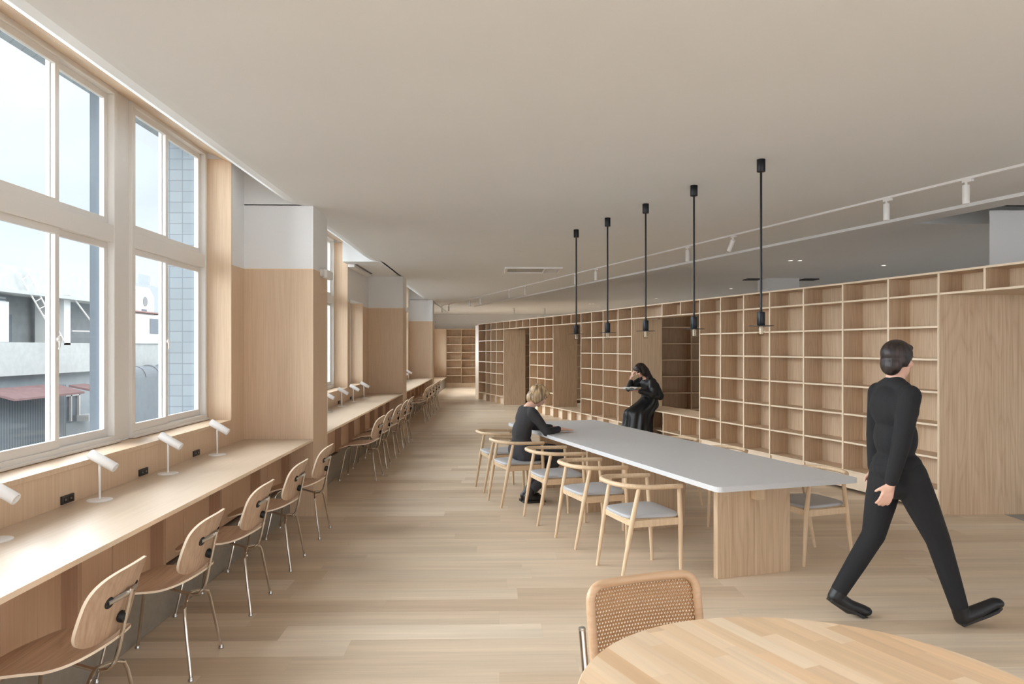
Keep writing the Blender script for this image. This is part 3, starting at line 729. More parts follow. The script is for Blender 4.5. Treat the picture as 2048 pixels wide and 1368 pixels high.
# ================================================================== ARMCHAIRS (round-backed, ash)
def make_armchair():
    e = empty('armchair')
    rail = []
    W_, y0, yb, rc = .245, .225, -.25, .20
    rail.append((W_ - .004, y0, .652)); rail.append((W_, .12, .655)); rail.append((W_ + .002, 0, .658))
    for k in range(9):
        a = R(90 * k / 8); rail.append((W_ - rc + rc * math.cos(a), yb + rc - rc * math.sin(a), .66 + .012 * math.sin(a)))
    half = rail; full = half + [(-x, y, z) for x, y, z in half[::-1]]
    b = MB(); n = len(full)
    pts = [Vector(p) for p in full]; rs = []
    b.tube(pts, [.0175] * n, 12, 1.15, (0, 0, 1)); b.build('arm_rail', 'ash', e)
    for s in (-1, 1):
        MB().tube([(s * .205, -.235, 0), (s * .222, -.16, .42), (s * .232, -.115, .65)], [.0115, .019, .0145], 12).build('leg', 'ash', e)
        MB().tube([(s * .213, .235, 0), (s * .228, .222, .42), (s * .240, .205, .645)], [.0115, .019, .0145], 12).build('leg', 'ash', e)
    for s in (-1, 1):
        MB().par((s * .222 - .010, -.155, .375), (0, .37, 0), (.02, 0, 0), (0, 0, .05)).build('seat_rail', 'ash', e, .003)
    MB().par((-.222, .205, .38), (.444, 0, 0), (0, .02, 0), (0, 0, .045)).build('seat_rail', 'ash', e, .003)
    MB().par((-.215, -.165, .38), (.43, 0, 0), (0, .02, 0), (0, 0, .045)).build('seat_rail', 'ash', e, .003)
    def seat(z0, z1, sh, dome, nm, mat):
        out = []
        for k in range(48):
            t = 2 * math.pi * k / 48; c, s_ = math.cos(t), math.sin(t)
            x = (abs(c) ** .38) * math.copysign(1, c); y = (abs(s_) ** .38) * math.copysign(1, s_)
            wd = .222 + .022 * y; out.append((x * (wd - sh), .02 + y * (.215 - sh)))
        b = MB(); N_ = 48; vs = []; fs = []
        lv = [(1.0, z0), (1.0, z0 + .004), (1.0, z1 - .008), (.985, z1 - .002), (.95, z1 + dome * .3), (.6, z1 + dome * .5), (.3, z1 + dome * .2)]
        lv[0] = (.96, z0)
        for f_, z in lv: vs += [(x * f_, .02 + (y - .02) * f_, z) for x, y in out]
        vs.append((0, .02, z1)); ci = len(vs) - 1
        for i in range(len(lv) - 1):
            for k in range(N_): fs.append((i * N_ + k, i * N_ + (k + 1) % N_, (i + 1) * N_ + (k + 1) % N_, (i + 1) * N_ + k))
        for k in range(N_): fs.append(((len(lv) - 1) * N_ + k, (len(lv) - 1) * N_ + (k + 1) % N_, ci))
        fs.append(tuple(range(N_))[::-1])
        b.add(vs, fs, True); return b.build(nm, mat, e, angle=50)
    seat(.420, .432, .006, 0, 'seat_frame', 'ash')
    seat(.432, .456, .0, .003, 'cushion', 'pad')
    for x, y in ((.205, -.235), (-.205, -.235), (.213, .235), (-.213, .235)):
        pass
    return e
ac = make_armchair(); ang = math.atan2(-TN.x, TN.y)
AC = [((1.075, 5.533), 0, 'pale ash armchair with grey seat nearest the viewer at the long table'),
      ((.832, 6.375), 0, 'second ash armchair from the near end of the long table'),
      ((.585, 7.190), 0, 'third ash armchair along the table, just in front of the seated woman'),
      ((.240, 7.980), 0, 'ash armchair the blond woman is sitting on'),
      ((.075, 8.760), 0, 'farthest ash armchair on the aisle side, behind the blond woman'),
      ((2.50, 5.865), math.pi, 'ash armchair by the table end, beside the walking person'),
      ((2.145, 7.125), math.pi, 'ash armchair across the table whose legs show left of the slab leg'),
      ((1.90, 7.915), math.pi, 'farthest ash armchair across the table, hidden except its legs')]
for i, (p, r_, l) in enumerate(AC):
    o = ac if i == 0 else copy_tree(ac)
    o.location = (p[0], p[1], 0); o.rotation_euler = (0, 0, ang + r_ + (.0, .03, -.02, .05, -.04, .02, 0, 0)[i]); tag(o, l, 'armchair', 'ash armchairs around the long table')

# ================================================================== PLYWOOD CHAIRS
def shell(b, top, thick, nr, out):
    """top(u)->point for ring grid; out = rings (list of lists), builds a closed sheet with rounded rim"""
def make_ply_chair():
    e = empty('plywood_chair')
    # seat
    N_, RG = 56, 9
    def zt(x, y):
        z = .436
        t = max(0, (-y - .02) / .20); z += .058 * t * t
        t = max(0, (y - .10) / .16); z -= .034 * t * t
        z += .020 * (x / .26) ** 2 * (1 if y < .05 else max(0, 1 - (y - .05) / .15)) - .022 * (x / .27) ** 2 * max(0, (y - .05) / .2)
        return z
    def outl(k):
        t = 2 * math.pi * k / N_; c, s_ = math.cos(t), math.sin(t)
        x = abs(c) ** .55 * math.copysign(1, c); y = abs(s_) ** .55 * math.copysign(1, s_)
        return x * (.232 + .038 * max(-1, min(1, y * 1.0))), .005 + y * .245
    def sheet(name, mat, zf, outf, th, nrm):
        vs = []; fs = []
        for sgn in (0, 1):
            for r_ in range(RG + 1):
                f_ = (r_ + .0001) / RG
                for k in range(N_):
                    x, y = outf(k); cx, cy = x * f_, y * f_
                    p = Vector(zf(cx, cy)); n_ = Vector(nrm(cx, cy)); vs.append(p - n_ * th * sgn)
        st = (RG + 1) * N_
        for r_ in range(RG):
            for k in range(N_):
                a = r_ * N_ + k; b_ = r_ * N_ + (k + 1) % N_; c = a + N_; d = b_ + N_
                fs.append((a, c, d, b_)); fs.append((st + a, st + b_, st + d, st + c))
        m_ = len(fs)
        for k in range(N_):
            a = RG * N_ + k; b_ = RG * N_ + (k + 1) % N_; fs.append((a, st + a, st + b_, b_))
        mb = MB(); mb.add(vs, fs, True); o = mb.build(name, [mat, 'plyedge'], e, angle=50)
        for i in range(m_, len(fs)): o.data.polygons[i].material_index = 1
        return o
    sheet('seat', 'ply', lambda x, y: (x, y, zt(x, y)), outl, .011, lambda x, y: (0, 0, 1))
    # backrest: (x, v) plane, v from -.14..14
    def outb(k):
        t = 2 * math.pi * k / N_; c, s_ = math.cos(t), math.sin(t)
        x = abs(c) ** .5 * math.copysign(1, c); y = abs(s_) ** .5 * math.copysign(1, s_)
        return x * (.226 - .010 * y), y * .140
    def zb(x, v):
        z = .645 + v * .965; y = -.243 - v * .26 + .048 * (abs(x) / .226) ** 2.2 - .02 * max(0, v / .138) ** 2 * .6
        z += .012 * (1 - (x / .245) ** 2) * (v > 0) * (v / .138)
        return (x, y, z)
    sheet('backrest', 'ply_back', zb, outb, .012, lambda x, v: (0, .965, .26))
    # steel
    t = .0085
    MB().tube([(0, .13, .415), (0, 0, .405), (0, -.10, .378), (0, -.155, .362), (0, -.195, .365), (0, -.222, .395), (0, -.238, .45), (0, -.258, .55), (0, -.277, .64), (0, -.288, .690)], t, 10).build('spine', 'chrome', e)
    br = MB()
    br.tube([(-.115, -.256, .668), (-.07, -.268, .672), (0, -.280, .676), (.07, -.268, .672), (.115, -.256, .668)], [.009, .011, .012, .011, .009], 10, .4, (0, 0, 1)).build('bracket', 'zinc', e)
    def disc(x, y, z, r_, th, tilt, nm='rubber_mount', mat='black'):
        T = Matrix.Translation((x, y, z)) @ Matrix.Rotation(R(tilt), 4, 'Z') @ Matrix.Rotation(R(90 + 15), 4, 'X')
        return MB().lathe([(r_ * .7, -th), (r_, -th * .4), (r_, th * .5), (r_ * .9, th)], 18, T).build(nm, mat, e)
    disc(-.105, -.248, .668, .024, .009, -16); disc(.105, -.248, .668, .024, .009, 16); disc(0, -.249, .578, .024, .015, 0)
    for s in (-1, 1):
        l = MB().tube([(0, -.150, .372), (s * .05, -.158, .366), (s * .115, -.175, .352), (s * .150, -.185, .335), (s * .166, -.192, .30), (s * .205, -.236, .018)], t, 10).build('leg', 'chrome', e)
        MB().lathe([(.009, .022), (.010, .016), (.014, .010), (.014, .003), (.010, 0)], 12, Matrix.Translation((s * .207, -.238, 0))).build('glide', 'zinc', l)
        l = MB().tube([(0, .125, .405), (s * .08, .13, .40), (s * .135, .145, .39), (s * .158, .155, .36), (s * .212, .216, .018)], t, 10).build('leg', 'chrome', e)
        MB().lathe([(.009, .022), (.010, .016), (.014, .010), (.014, .003), (.010, 0)], 12, Matrix.Translation((s * .213, .218, 0))).build('glide', 'zinc', l)
    MB().box(-.03, .03, -.04, .0, .405, .428).build('seat_mount', 'black', e, .004)
    MB().box(-.09, .09, .11, .15, .405, .420).build('seat_mount', 'black', e, .004)
    return e
pc = make_ply_chair()
PC = [(-1.728, 3.03, 0, 'plywood chair on steel legs, nearest and cut by the bottom edge'),
      (-1.728, 3.95, 0, 'second plywood chair along the near counter'),
      (-1.725, 4.855, 0, 'third plywood chair along the near counter, facing the window'),
      (-1.725, 5.765, 0, 'fourth plywood chair, second from the first pillar on the near side'),
      (-1.725, 6.69, 0, 'plywood chair right in front of the first pillar'),
      (-1.705, 9.54, -.05, 'plywood chair just past the first pillar, turned so its seat shows'),
      (-1.725, 10.48, .02, 'second plywood chair beyond the first pillar'),
      (-1.72, 11.45, 0, 'third plywood chair beyond the first pillar'),
      (-1.725, 12.40, .02, 'fourth plywood chair beyond the first pillar'),
      (-1.725, 13.25, 0, 'plywood chair closest to the second pillar on its near side'),
      (-1.72, 16.5, -.04, 'first small plywood chair past the second pillar'),
      (-1.725, 17.42, .0, 'second small plywood chair past the second pillar'),
      (-1.725, 18.35, .03, 'third small plywood chair past the second pillar'),
      (-1.725, 19.27, 0, 'fourth small plywood chair past the second pillar'),
      (-1.725, 20.2, 0, 'farthest small plywood chair in the aisle row')]
for i, (x, y, r_, l) in enumerate(PC):
    o = pc if i == 0 else copy_tree(pc)
    o.location = (x + (.035 if i > 4 else 0), y, 0); o.rotation_euler = (0, 0, R(90) + r_); tag(o, l, 'chair', 'plywood chairs along the window counters')

# ================================================================== ROUND TABLE + CANE CHAIR
RC = Vector((.833, 1.868, 0))
e = empty('round_table', RC); tag(e, 'round butcher-block oak table at the bottom right corner', 'table')
MB().lathe([(.600, .722), (.615, .724), (.622, .730), (.622, .744), (.617, .75), (.0001, .75)], 96, None, False).add([(.6 * math.cos(2 * math.pi * k / 96), .6 * math.sin(2 * math.pi * k / 96), .722) for k in range(96)], [tuple(range(96))[::-1]]).build('tabletop', 'round', e)
MB().cyl((0, 0, .03), (0, 0, .722), .04, 24).build('column', 'black_metal', e)
MB().lathe([(.28, 0), (.28, .012), (.05, .03), (.04, .04)], 40).build('base', 'black_metal', e)
def cane_chair():
    a = Vector((.352, 2.63, 0)); b = Vector((.772, 2.78, 0)); mid = (a + b) / 2; d = (b - a).normalized()
    # local: forward +Y faces the table; right +X
    fwd = Vector((d.y, -d.x, 0)); rz = math.atan2(-fwd.x, fwd.y)
    e = empty('cane_chair', mid + fwd * .22, rz); tag(e, 'cane-backed chair with bentwood frame and steel tube at the round table', 'chair')
    W2, z0, z1, r = .222, .50, .800, .055
    def pt(x, z): return Vector((x, -.22 - (z - .62) * .16 - .02 * (1 - (x / W2) ** 2) , z))
    ring = []
    def arc(cx, cz, a0, a1):
        for k in range(8):
            t = R(a0 + (a1 - a0) * k / 7); ring.append(pt(cx + r * math.cos(t), cz + r * math.sin(t)))
    arc(W2 - r, z1 - r, 0, 90)
    for k in range(1, 8): ring.append(pt(W2 - r - (2 * W2 - 2 * r) * k / 8, z1))
    arc(-W2 + r, z1 - r, 90, 180); arc(-W2 + r, z0 + r, 180, 270)
    for k in range(1, 8): ring.append(pt(-W2 + r + (2 * W2 - 2 * r) * k / 8, z0))
    arc(W2 - r, z0 + r, 270, 360)
    MB().tube(ring, .0165, 12, 1.0, None, True).build('back_frame', 'rattan_frame', e)
    b_ = MB(); inner = [p for p in ring]; nn_ = len(inner)
    # cane sheet as grid
    vs = []; fs = []; G = 16
    for i in range(G + 1):
        for j in range(G + 1):
            x = -W2 + .012 + (2 * W2 - .024) * i / G; z = z0 + .012 + (z1 - z0 - .024) * j / G
            # pull corners in
            for cx, cz in ((W2 - r, z1 - r), (-W2 + r, z1 - r), (W2 - r, z0 + r), (-W2 + r, z0 + r)):
                if (x - cx) * cx > 0 and (z - cz) * (cz - .65) > 0:
                    dv = Vector((x - cx, z - cz)); m_ = r - .012
                    if dv.length > m_: dv = dv.normalized() * m_; x, z = cx + dv.x, cz + dv.y
            vs.append(pt(x, z))
    for i in range(G):
        for j in range(G): a_ = i * (G + 1) + j; fs.append((a_, a_ + 1, a_ + G + 2, a_ + G + 1))
    b_.add(vs, fs, True); o = b_.build('cane_panel', 'cane', e)
    s = o.modifiers.new('thickness', 'SOLIDIFY'); s.thickness = .002
    # inner beading
    MB().tube([p + (Vector((0, p.y, .65)) - p) * .045 + Vector((0, -.006, 0)) for p in ring], .004, 8, 1.0, None, True).build('beading', 'rattan_frame', e)
    # seat
    sr = [(x * .215, .0 + y * .215, .455) for x, y in [(math.copysign(abs(math.cos(t)) ** .5, math.cos(t)), math.copysign(abs(math.sin(t)) ** .5, math.sin(t))) for t in [2 * math.pi * k / 40 for k in range(40)]]]
    MB().tube(sr, .017, 10, 1.0, (0, 0, 1), True).build('seat_frame', 'rattan_frame', e)
    vs = [(x * .96, y * .96, .458) for x, y, z in sr]; MB().add(vs, [tuple(range(40))]).build('seat_cane', 'cane', e)
    # steel tube, one cantilever side each
    for s_ in (-1, 1):
        x = s_ * (W2 + .022)
        MB().tube([(x, -.262, .645), (x, -.245, .56), (x, -.235, .50), (x, -.21, .455), (x, -.15, .43), (x, .18, .43), (x, .215, .40), (x, .225, .35), (x, .235, .08), (x, .22, .03), (x, .18, .013), (x, -.20, .013), (x, -.235, .013)], .0125, 12).build('tube_frame', 'chrome', e)
        MB().lathe([(.0125, 0), (.0135, .004), (.012, .010), (.006, .013)], 12, Matrix.Translation((x, -.262, .643))).build('end_cap', 'zinc', e)
    MB().cyl((-W2 - .022, -.235, .013), (W2 + .022, -.235, .013), .0125, 12).build('tube_frame', 'chrome', e)
    return e
cane_chair()

# ================================================================== PENDANTS, TRACK, CEILING BITS
def make_pendant():
    e = empty('pendant_lamp')
    MB().lathe([(.0305, 0), (.031, -.002), (.031, -.088), (.029, -.092), (.006, -.094)], 24).build('canopy', 'black_metal', e)
    MB().cyl((0, 0, -.09), (0, 0, -1.13), .0085, 12).build('rod', 'black_metal', e)
    MB().lathe([(.010, -1.115), (.012, -1.125), (.028, -1.128), (.029, -1.132), (.029, -1.228), (.027, -1.232)], 24).build('socket', 'black_metal', e)
    MB().lathe([(.029, -1.229), (.092, -1.229), (.092, -1.233), (.027, -1.233)], 40).build('disc_shade', 'black_metal', e)
    g = MB().lathe([(.024, -1.233), (.025, -1.24), (.025, -1.292), (.018, -1.302), (.004, -1.306)], 20).build('bulb', 'bulb', e)
    c = MB()
    for k in range(3): c.tube([(.010 * math.cos(k * 2.1), .010 * math.sin(k * 2.1), -1.235), (.010 * math.cos(k * 2.1), .010 * math.sin(k * 2.1), -1.29)], .0045, 8)
    c.build('filament', 'fil', g)
    return e
pd = make_pendant()
PD = [(1.983, 5.496, 'black pendant lamp with disc shade hanging nearest, rightmost of five'), (1.726, 6.393, 'second black pendant lamp, in front of the reading niche edge'), (1.480, 7.225, 'middle one of the five black pendant lamps'),
      (1.232, 8.02, 'fourth black pendant lamp counting from the nearest'), (.985, 8.83, 'farthest black pendant lamp, leftmost of the five')]
for i, (x, y, l) in enumerate(PD):
    o = pd if i == 0 else copy_tree(pd); o.location = (x, y, CZ); tag(o, l, 'pendant lamp', 'black pendant lamps over the long table')
t0 = Vector((4.012, 5.565, CZ)); t1 = Vector((-1.70, 24.95, CZ)); td = (t1 - t0).normalized(); tn = Vector((td.y, -td.x, 0))
e = MB().par(t0 - td * 3 - tn * .017 + Vector((0, 0, -.02)), td * ((t1 - t0).length + 3), tn * .034, (0, 0, .02)).build('lighting_track', 'lamp', None, .001, base=True)
tag(e, 'white lighting track running diagonally across the ceiling', 'light track')
def make_spot():
    e = empty('track_spotlight')
    MB().box(-.06, .03, -.014, .014, -.022, 0).build('adapter', 'lamp', e, .002)
    MB().cyl((0, 0, -.022), (0, 0, -.045), .010, 12).build('neck', 'lamp', e)
    h = MB().lathe([(.026, -.043), (.028, -.046), (.028, -.195), (.026, -.197), (.024, -.197), (.024, -.18), (.003, -.178)], 22).build('lamp_head', 'lamp', e)
    MB().lathe([(.022, -.186), (.022, -.184)], 16).build('lens', 'dark', h)
    return e
spt = make_spot()
SP = [(1932, 352, 0, 'white track spotlight nearest the right edge of the ceiling'), (1773, 391, 0, 'white track spotlight, second from the right edge'), (1466, 468, 35, 'tilted white track spotlight between two pendant lamps'),
      (1375, 490, 0, 'upright white track spotlight left of the tilted one'), (1192, 534, 0, 'white track spotlight between the two farthest pendant lamps'), (1151, 545, 0, 'white track spotlight behind the farthest pendant rod'),
      (1051, 569.5, 0, 'small white track spotlight right of the ceiling cassette gap'), (1019, 577.5, 0, 'small white track spotlight under the air conditioner cassette'), (961.5, 592.5, 0, 'small white spotlight, fourth from the far track end'),
      (939.7, 598, 0, 'small white spotlight, third from the far track end'), (897.6, 608.5, 8, 'tiny white spotlight next to last on the track'), (884, 611.5, -12, 'tiny white spotlight at the far end of the track')]
for i, (x, y, tl, l) in enumerate(SP):
    o = spt if i == 0 else copy_tree(spt)
    d = ray(x, 695); det = d.x * (-td.y) + td.x * d.y; s = (d.x * t0.y - d.y * t0.x) / det
    p = t0 + td * s; p.z = CZ - .019; o.location = p; o.rotation_euler = (0, 0, math.atan2(td.y, td.x)); tag(o, l, 'spotlight', 'white spotlights on the ceiling track')
    if tl:
        for ch in o.children:
            if ch.name.startswith('lamp_head'):
                ch.rotation_euler = Euler((0, R(-tl), 0)); ch.location = (-.03 * tl / 35, 0, -.012)
for i, (px, py) in enumerate([(1028.7, 617), (1090, 617)]):
    o = copy_tree(spt); p = atY(px, 617, 26.5); o.location = (p.x, 26.5, CZ); o.rotation_euler = (0, 0, 0)
    tag(o, ['left of two faint spotlights above the far end of the shelving', 'right of two faint spotlights above the far end of the shelving'][i], 'spotlight', 'white spotlights on the far ceiling')
    tr_ = None
# cassette
e = empty('air_vent', (.70, 13.36, CZ)); tag(e, 'long white ceiling cassette with grille above the aisle', 'air conditioner')
f = MB(); X0, X1, Y0, Y1 = -.49, .51, -.42, .42
f.box(X0, X1, Y0, Y0 + .05, -.03, 0); f.box(X0, X1, Y1 - .05, Y1, -.03, 0); f.box(X0, X0 + .05, Y0 + .05, Y1 - .05, -.03, 0); f.box(X1 - .05, X1, Y0 + .05, Y1 - .05, -.03, 0); f.box(.20, .23, Y0 + .05, Y1 - .05, -.03, 0)
f.build('frame', 'lamp', e, .004)
MB().box(X0 + .05, .20, Y0 + .05, Y1 - .05, -.008, -.002).build('cover', 'cassette', e)  # flat grey sheet; shade of the open recess put into its colour
for k in range(7):
    MB().box(.24, X1 - .06, Y0 + .09 + k * .1, Y0 + .12 + k * .1, -.024, -.010).build('slat', 'alu', e)
MB().box(.23, X1 - .05, Y0 + .05, Y1 - .05, -.006, -.002).build('filter', 'aludark', e)
# wall-side diffuser in second bay
e = empty('air_diffuser', (-2.28, 13.3, CZ)); tag(e, 'narrow slot diffuser on the ceiling above the short window', 'air diffuser')
MB().box(-.13, -.02, -.75, .95, -.05, 0).build('housing', 'lamp', e, .004); 
for k in range(12): MB().box(-.015, .02, -.72 + k * .135, -.65 + k * .135, -.012, 0).build('nozzle', 'aludark', e)
def downlight(px, py, lab, lit=True, watts=60, at=None):
    p = V(at + (CZ,)) if at else atz(px, py, CZ); e = empty('downlight', p); tag(e, lab, 'downlight', 'round recessed ceiling lights')
    MB().lathe([(.048, 0), (.048, -.006), (.036, -.008), (.034, -.002)], 24).build('trim_ring', 'lamp', e)
    MB().lathe([(.034, -.002), (.034, -.004)], 20).build('lens', 'downlight' if lit else 'paper', e)
    if lit:
        l = bpy.data.lights.new('downlight_beam', 'SPOT'); l.energy = watts; l.spot_size = R(110); l.spot_blend = .8; l.shadow_soft_size = .04; l.color = (1, .97, .93)
        q = bpy.data.objects.new('downlight_beam', l); COL.objects.link(q); q.parent = e; q.location = (0, 0, -.03)
for a in [(1581, 520.5, 'lit downlight above the shelving, left of a pair', True), (1600, 520.5, 'lit downlight above the shelving, right of a pair', True), (1180, 607, 'small lit downlight pair member above the far shelving, left one', True), (1187, 607, 'small lit downlight above the far shelving, right one', True),
          (1038, 502.5, 'round downlight above the ceiling cassette', False), (891, 555.6, 'round detector-like downlight near the second pillar', False)]: downlight(*a)
V = Vector
for k, (x, y) in enumerate([(6.6, 9.5), (6.6, 12.5), (5.6, 17.5), (4.6, 21.0), (6.8, 21.0), (3.6, 25.5), (6.5, 26.0)]):  # extra lamps added as fill for the ceiling behind the shelving
    downlight(0, 0, 'added fill downlight in the room behind the shelving, row %s' % 'ABCDEFG'[k] if False else ['added fill downlight behind the right end of the shelving', 'added fill downlight behind the reading niche', 'added fill downlight past the small white column', 'added fill downlight over the far bookcase glimpsed through openings', 'added fill downlight by the side wall behind the shelving', 'added fill downlight behind the far end of the shelving', 'added fill downlight in the far back corner'][k], True, 110, (x, y))
for k, (x, y) in enumerate([(-.9, 28.3), (1.2, 28.3)]):  # added fill lamps that brighten the far end wall
    downlight(0, 0, ['added fill downlight in front of the end bookcase, window side', 'added fill downlight in front of the end bookcase, shelving side'][k], True, 220, (x, y))
# ceiling vents behind shelving
for (x, y, w_, h_, l) in ((5.12, 14.95, .30, .3, 'dark ceiling vent left of the small white column'), (6.28, 14.95, .30, .3, 'dark ceiling vent right of the small white column')):
    o = MB().box(x, x + w_, y, y + h_, CZ - .02, CZ).build('ceiling_vent', 'dark', None, base=True); tag(o, l, 'vent', 'dark vents in the ceiling behind the shelving')

# ================================================================== PEOPLE
def blob(name, parts, mat, parent, voxel=.008, smooth=6, post=None):
    b = MB()
    for q in parts:
        if q[0] == 'c':   # tapered capsule through points: ('c', [pts], [radii], flatten)
            pts, rs = q[1], q[2]; sx = q[3] if len(q) > 3 else 1.0; up = q[4] if len(q) > 4 else None
            b.tube(pts, rs, 14, sx, up)
            for p, r_ in ((pts[0], rs[0]), (pts[-1], rs[-1])): b.ell(p, (r_ * min(1, sx),) * 2 + (r_ * min(1, sx),))
            if sx == 1.0:
                for p, r_ in zip(pts[1:-1], rs[1:-1]): b.ell(p, (r_, r_, r_))
        elif q[0] == 'e': b.ell(q[1], q[2], 18, 14, Euler(tuple(R(a) for a in q[3])).to_matrix() if len(q) > 3 else None)
        elif q[0] == 'm': b.add(q[1], q[2], True)
    me = bpy.data.meshes.new(name); me.from_pydata([tuple(v) for v in b.v], [], b.f); me.update()
    o = bpy.data.objects.new(name, me); COL.objects.link(o)
    r_ = o.modifiers.new('r', 'REMESH'); r_.mode = 'VOXEL'; r_.voxel_size = voxel; r_.use_smooth_shade = True
    if smooth:
        s = o.modifiers.new('s', 'SMOOTH'); s.factor = .5; s.iterations = smooth
    dg = bpy.context.evaluated_depsgraph_get(); m2 = bpy.data.meshes.new_from_object(o.evaluated_get(dg))
    o.modifiers.clear(); o.data = m2; bpy.data.meshes.remove(me)
    if post:
        for v in m2.vertices: v.co = post(v.co)
    m2.polygons.foreach_set('use_smooth', [True] * len(m2.polygons))
    m2.materials.clear(); m2.materials.append(M[mat]); m2.name = name
    if parent is not None: o.parent = parent
    return o
V = Vector
def hand(w, d, up, side, curl=.3, spread=1.0, s=1.0):
    """w wrist, d finger direction, up = back of hand normal, side=+1 thumb on the d x up side"""
    w, d, up = V(w), V(d).normalized(), V(up); up = (up - d * up.dot(d)).normalized(); x = d.cross(up) * side
    out = [('c', [w, w + d * .045 * s, w + d * .085 * s], [.024 * s, .030 * s, .034 * s], .5, tuple(x))]
    out[0] = ('c', [w - d * .01, w + d * .03 * s], [.022 * s, .022 * s])
    for k in range(4):
        o = (k - 1.5) * .019 * s; out.append(('c', [w + d * .02 * s - x * o * .5, w + d * (.082 * s) - x * o], [.013 * s, .011 * s]))
        ln = (.066, .074, .070, .055)[k] * s
        a = w + d * .084 * s - x * o
        d1 = (d - up * curl * .5 - x * o * 3 * spread).normalized(); d2 = (d1 - up * curl).normalized(); d3 = (d2 - up * curl).normalized()
        p1 = a + d1 * ln * .45; p2 = p1 + d2 * ln * .32; p3 = p2 + d3 * ln * .25
        out.append(('c', [a, p1, p2, p3], [.0095 * s, .0088 * s, .008 * s, .0068 * s]))
    a = w + d * .025 * s + x * .022 * s
    out.append(('c', [a, a + (d * .7 + x * .7 - up * .2).normalized() * .035 * s, a + (d * .75 + x * .6 - up * .3).normalized() * .065 * s], [.013 * s, .010 * s, .0078 * s]))
    return out
def head_parts(c, yaw, pitch, s=1.0):
    """head centred on c; faces local +Y turned by yaw/pitch (deg)"""
    Rm = Euler((R(pitch), 0, R(yaw)), 'XYZ').to_matrix(); Rz = Matrix.Rotation(R(yaw), 3, 'Z') @ Matrix.Rotation(R(pitch), 3, 'X')
    P = lambda x, y, z: c + Rz @ V((x, y, z)) * s
    er = tuple(math.degrees(a) for a in Rz.to_euler())
    return P, er, [('e', P(0, -.005, .025), (.073 * s, .092 * s, .088 * s), er), ('e', P(0, .022, -.045), (.056 * s, .062 * s, .068 * s), er), ('e', P(0, .060, -.088), (.026 * s, .022 * s, .020 * s), er),
                   ('c', [P(0, .088, .012), P(0, .104, -.022)], [.009 * s, .014 * s]), ('e', P(0, .092, -.030), (.018 * s, .012 * s, .010 * s), er), ('e', P(0, .084, -.058), (.023 * s, .010 * s, .011 * s), er),
                   ('e', P(.036, .066, -.018), (.022 * s, .02 * s, .02 * s), er), ('e', P(-.036, .066, -.018), (.022 * s, .02 * s, .02 * s), er), ('e', P(0, .078, .034), (.045 * s, .016 * s, .012 * s), er),
                   ('e', P(.074, -.002, -.012), (.010 * s, .018 * s, .030 * s), er), ('e', P(-.074, -.002, -.012), (.010 * s, .018 * s, .030 * s), er)]
def face_bits(P, parent, s=1.0):
    for sg in (-1, 1):
        MB().ell(P(.030 * sg, .078, .006), (.011 * s, .007 * s, .005 * s), 10, 8).build('eye', 'dark', parent)
        MB().tube([P(.014 * sg, .092, .028), P(.032 * sg, .090, .033), P(.050 * sg, .074, .028)], [.003, .0035, .002], 6).build('eyebrow', 'darkhair', parent)
    MB().ell(P(0, .0925, -.058), (.019 * s, .006 * s, .006 * s), 12, 8).build('lips', 'lips', parent)

# ---- blond woman sitting at the table.  local +Y = towards the table, +X = her right (towards the viewer)
hipc = V((.240, 7.980, 0)) + TN * .085
W = empty('person', hipc, ang); tag(W, 'person with blond bob in charcoal top sitting at the long table, hands on the tabletop', 'person')
P, er, hp = head_parts(V((0, .175, 1.135)), -4, -34, .98)
sh = V((0, .06, .99)); 
RS = V((.165, .055, .955)); REl = V((.225, .185, .765)); RWr = V((.10, .375, .775))
LS = V((-.165, .055, .955)); LEl = V((-.23, .21, .775)); LWr = V((-.12, .37, .772))
body = hp + [('c', [V((0, .06, 1.0)), V((0, .12, 1.06)), V((0, .155, 1.10))], [.055, .048, .05]),
     ('e', V((0, .03, .90)), (.165, .085, .13), (-12, 0, 0)), ('e', V((0, -.015, .72)), (.13, .09, .16), (-8, 0, 0)), ('e', V((0, -.02, .555)), (.17, .13, .11)),
     ('c', [RS, REl, RWr], [.045, .036, .024]), ('c', [LS, LEl, LWr], [.045, .036, .024])]
for s_ in (1, -1):
    body += [('c', [V((s_ * .085, 0, .53)), V((s_ * .095, .38, .515))], [.082, .056]), ('c', [V((s_ * .095, .38, .51)), V((s_ * .07, .26 if s_ > 0 else .22, .30)), V((s_ * .05, .08, .11))], [.052, .045, .034])]
body += hand(RWr, (.12, 1, -.04), (0, .05, 1), -1, .12) + hand(LWr, (.45, .9, -.03), (0, .05, 1), 1, .12)
blob('body', body, 'skin', W, .0062, 2)
face_bits(P, W, .98)
top = [('e', V((0, .03, .895)), (.178, .098, .135), (-12, 0, 0)), ('e', V((0, -.012, .75)), (.142, .102, .16), (-8, 0, 0)), ('e', V((0, -.016, .66)), (.140, .104, .05)), ('c', [V((-.155, .052, .975)), V((.155, .052, .975))], [.048, .048]),
       ('c', [RS, REl * .5 + RS * .5 + V((.01, 0, 0)), REl, RWr - V((0, .01, 0))], [.060, .052, .047, .036]), ('c', [LS, LEl, LWr - V((0, .01, 0))], [.060, .047, .036])]
blob('long_sleeved_top', top, 'knit', W, .008, 4)
rf = []
for k in range(40):
    t = 2 * math.pi * k / 40; rf.append(V((.143 * math.cos(t), -.016 + .107 * math.sin(t), .640 + .005 * math.sin(9 * t))))
MB().tube(rf, .009, 8, 1, None, True).build('ruffled_hem', 'knit', W)
je = [('e', V((0, -.02, .56)), (.180, .138, .120)), ('e', V((0, -.018, .625)), (.138, .104, .05))]
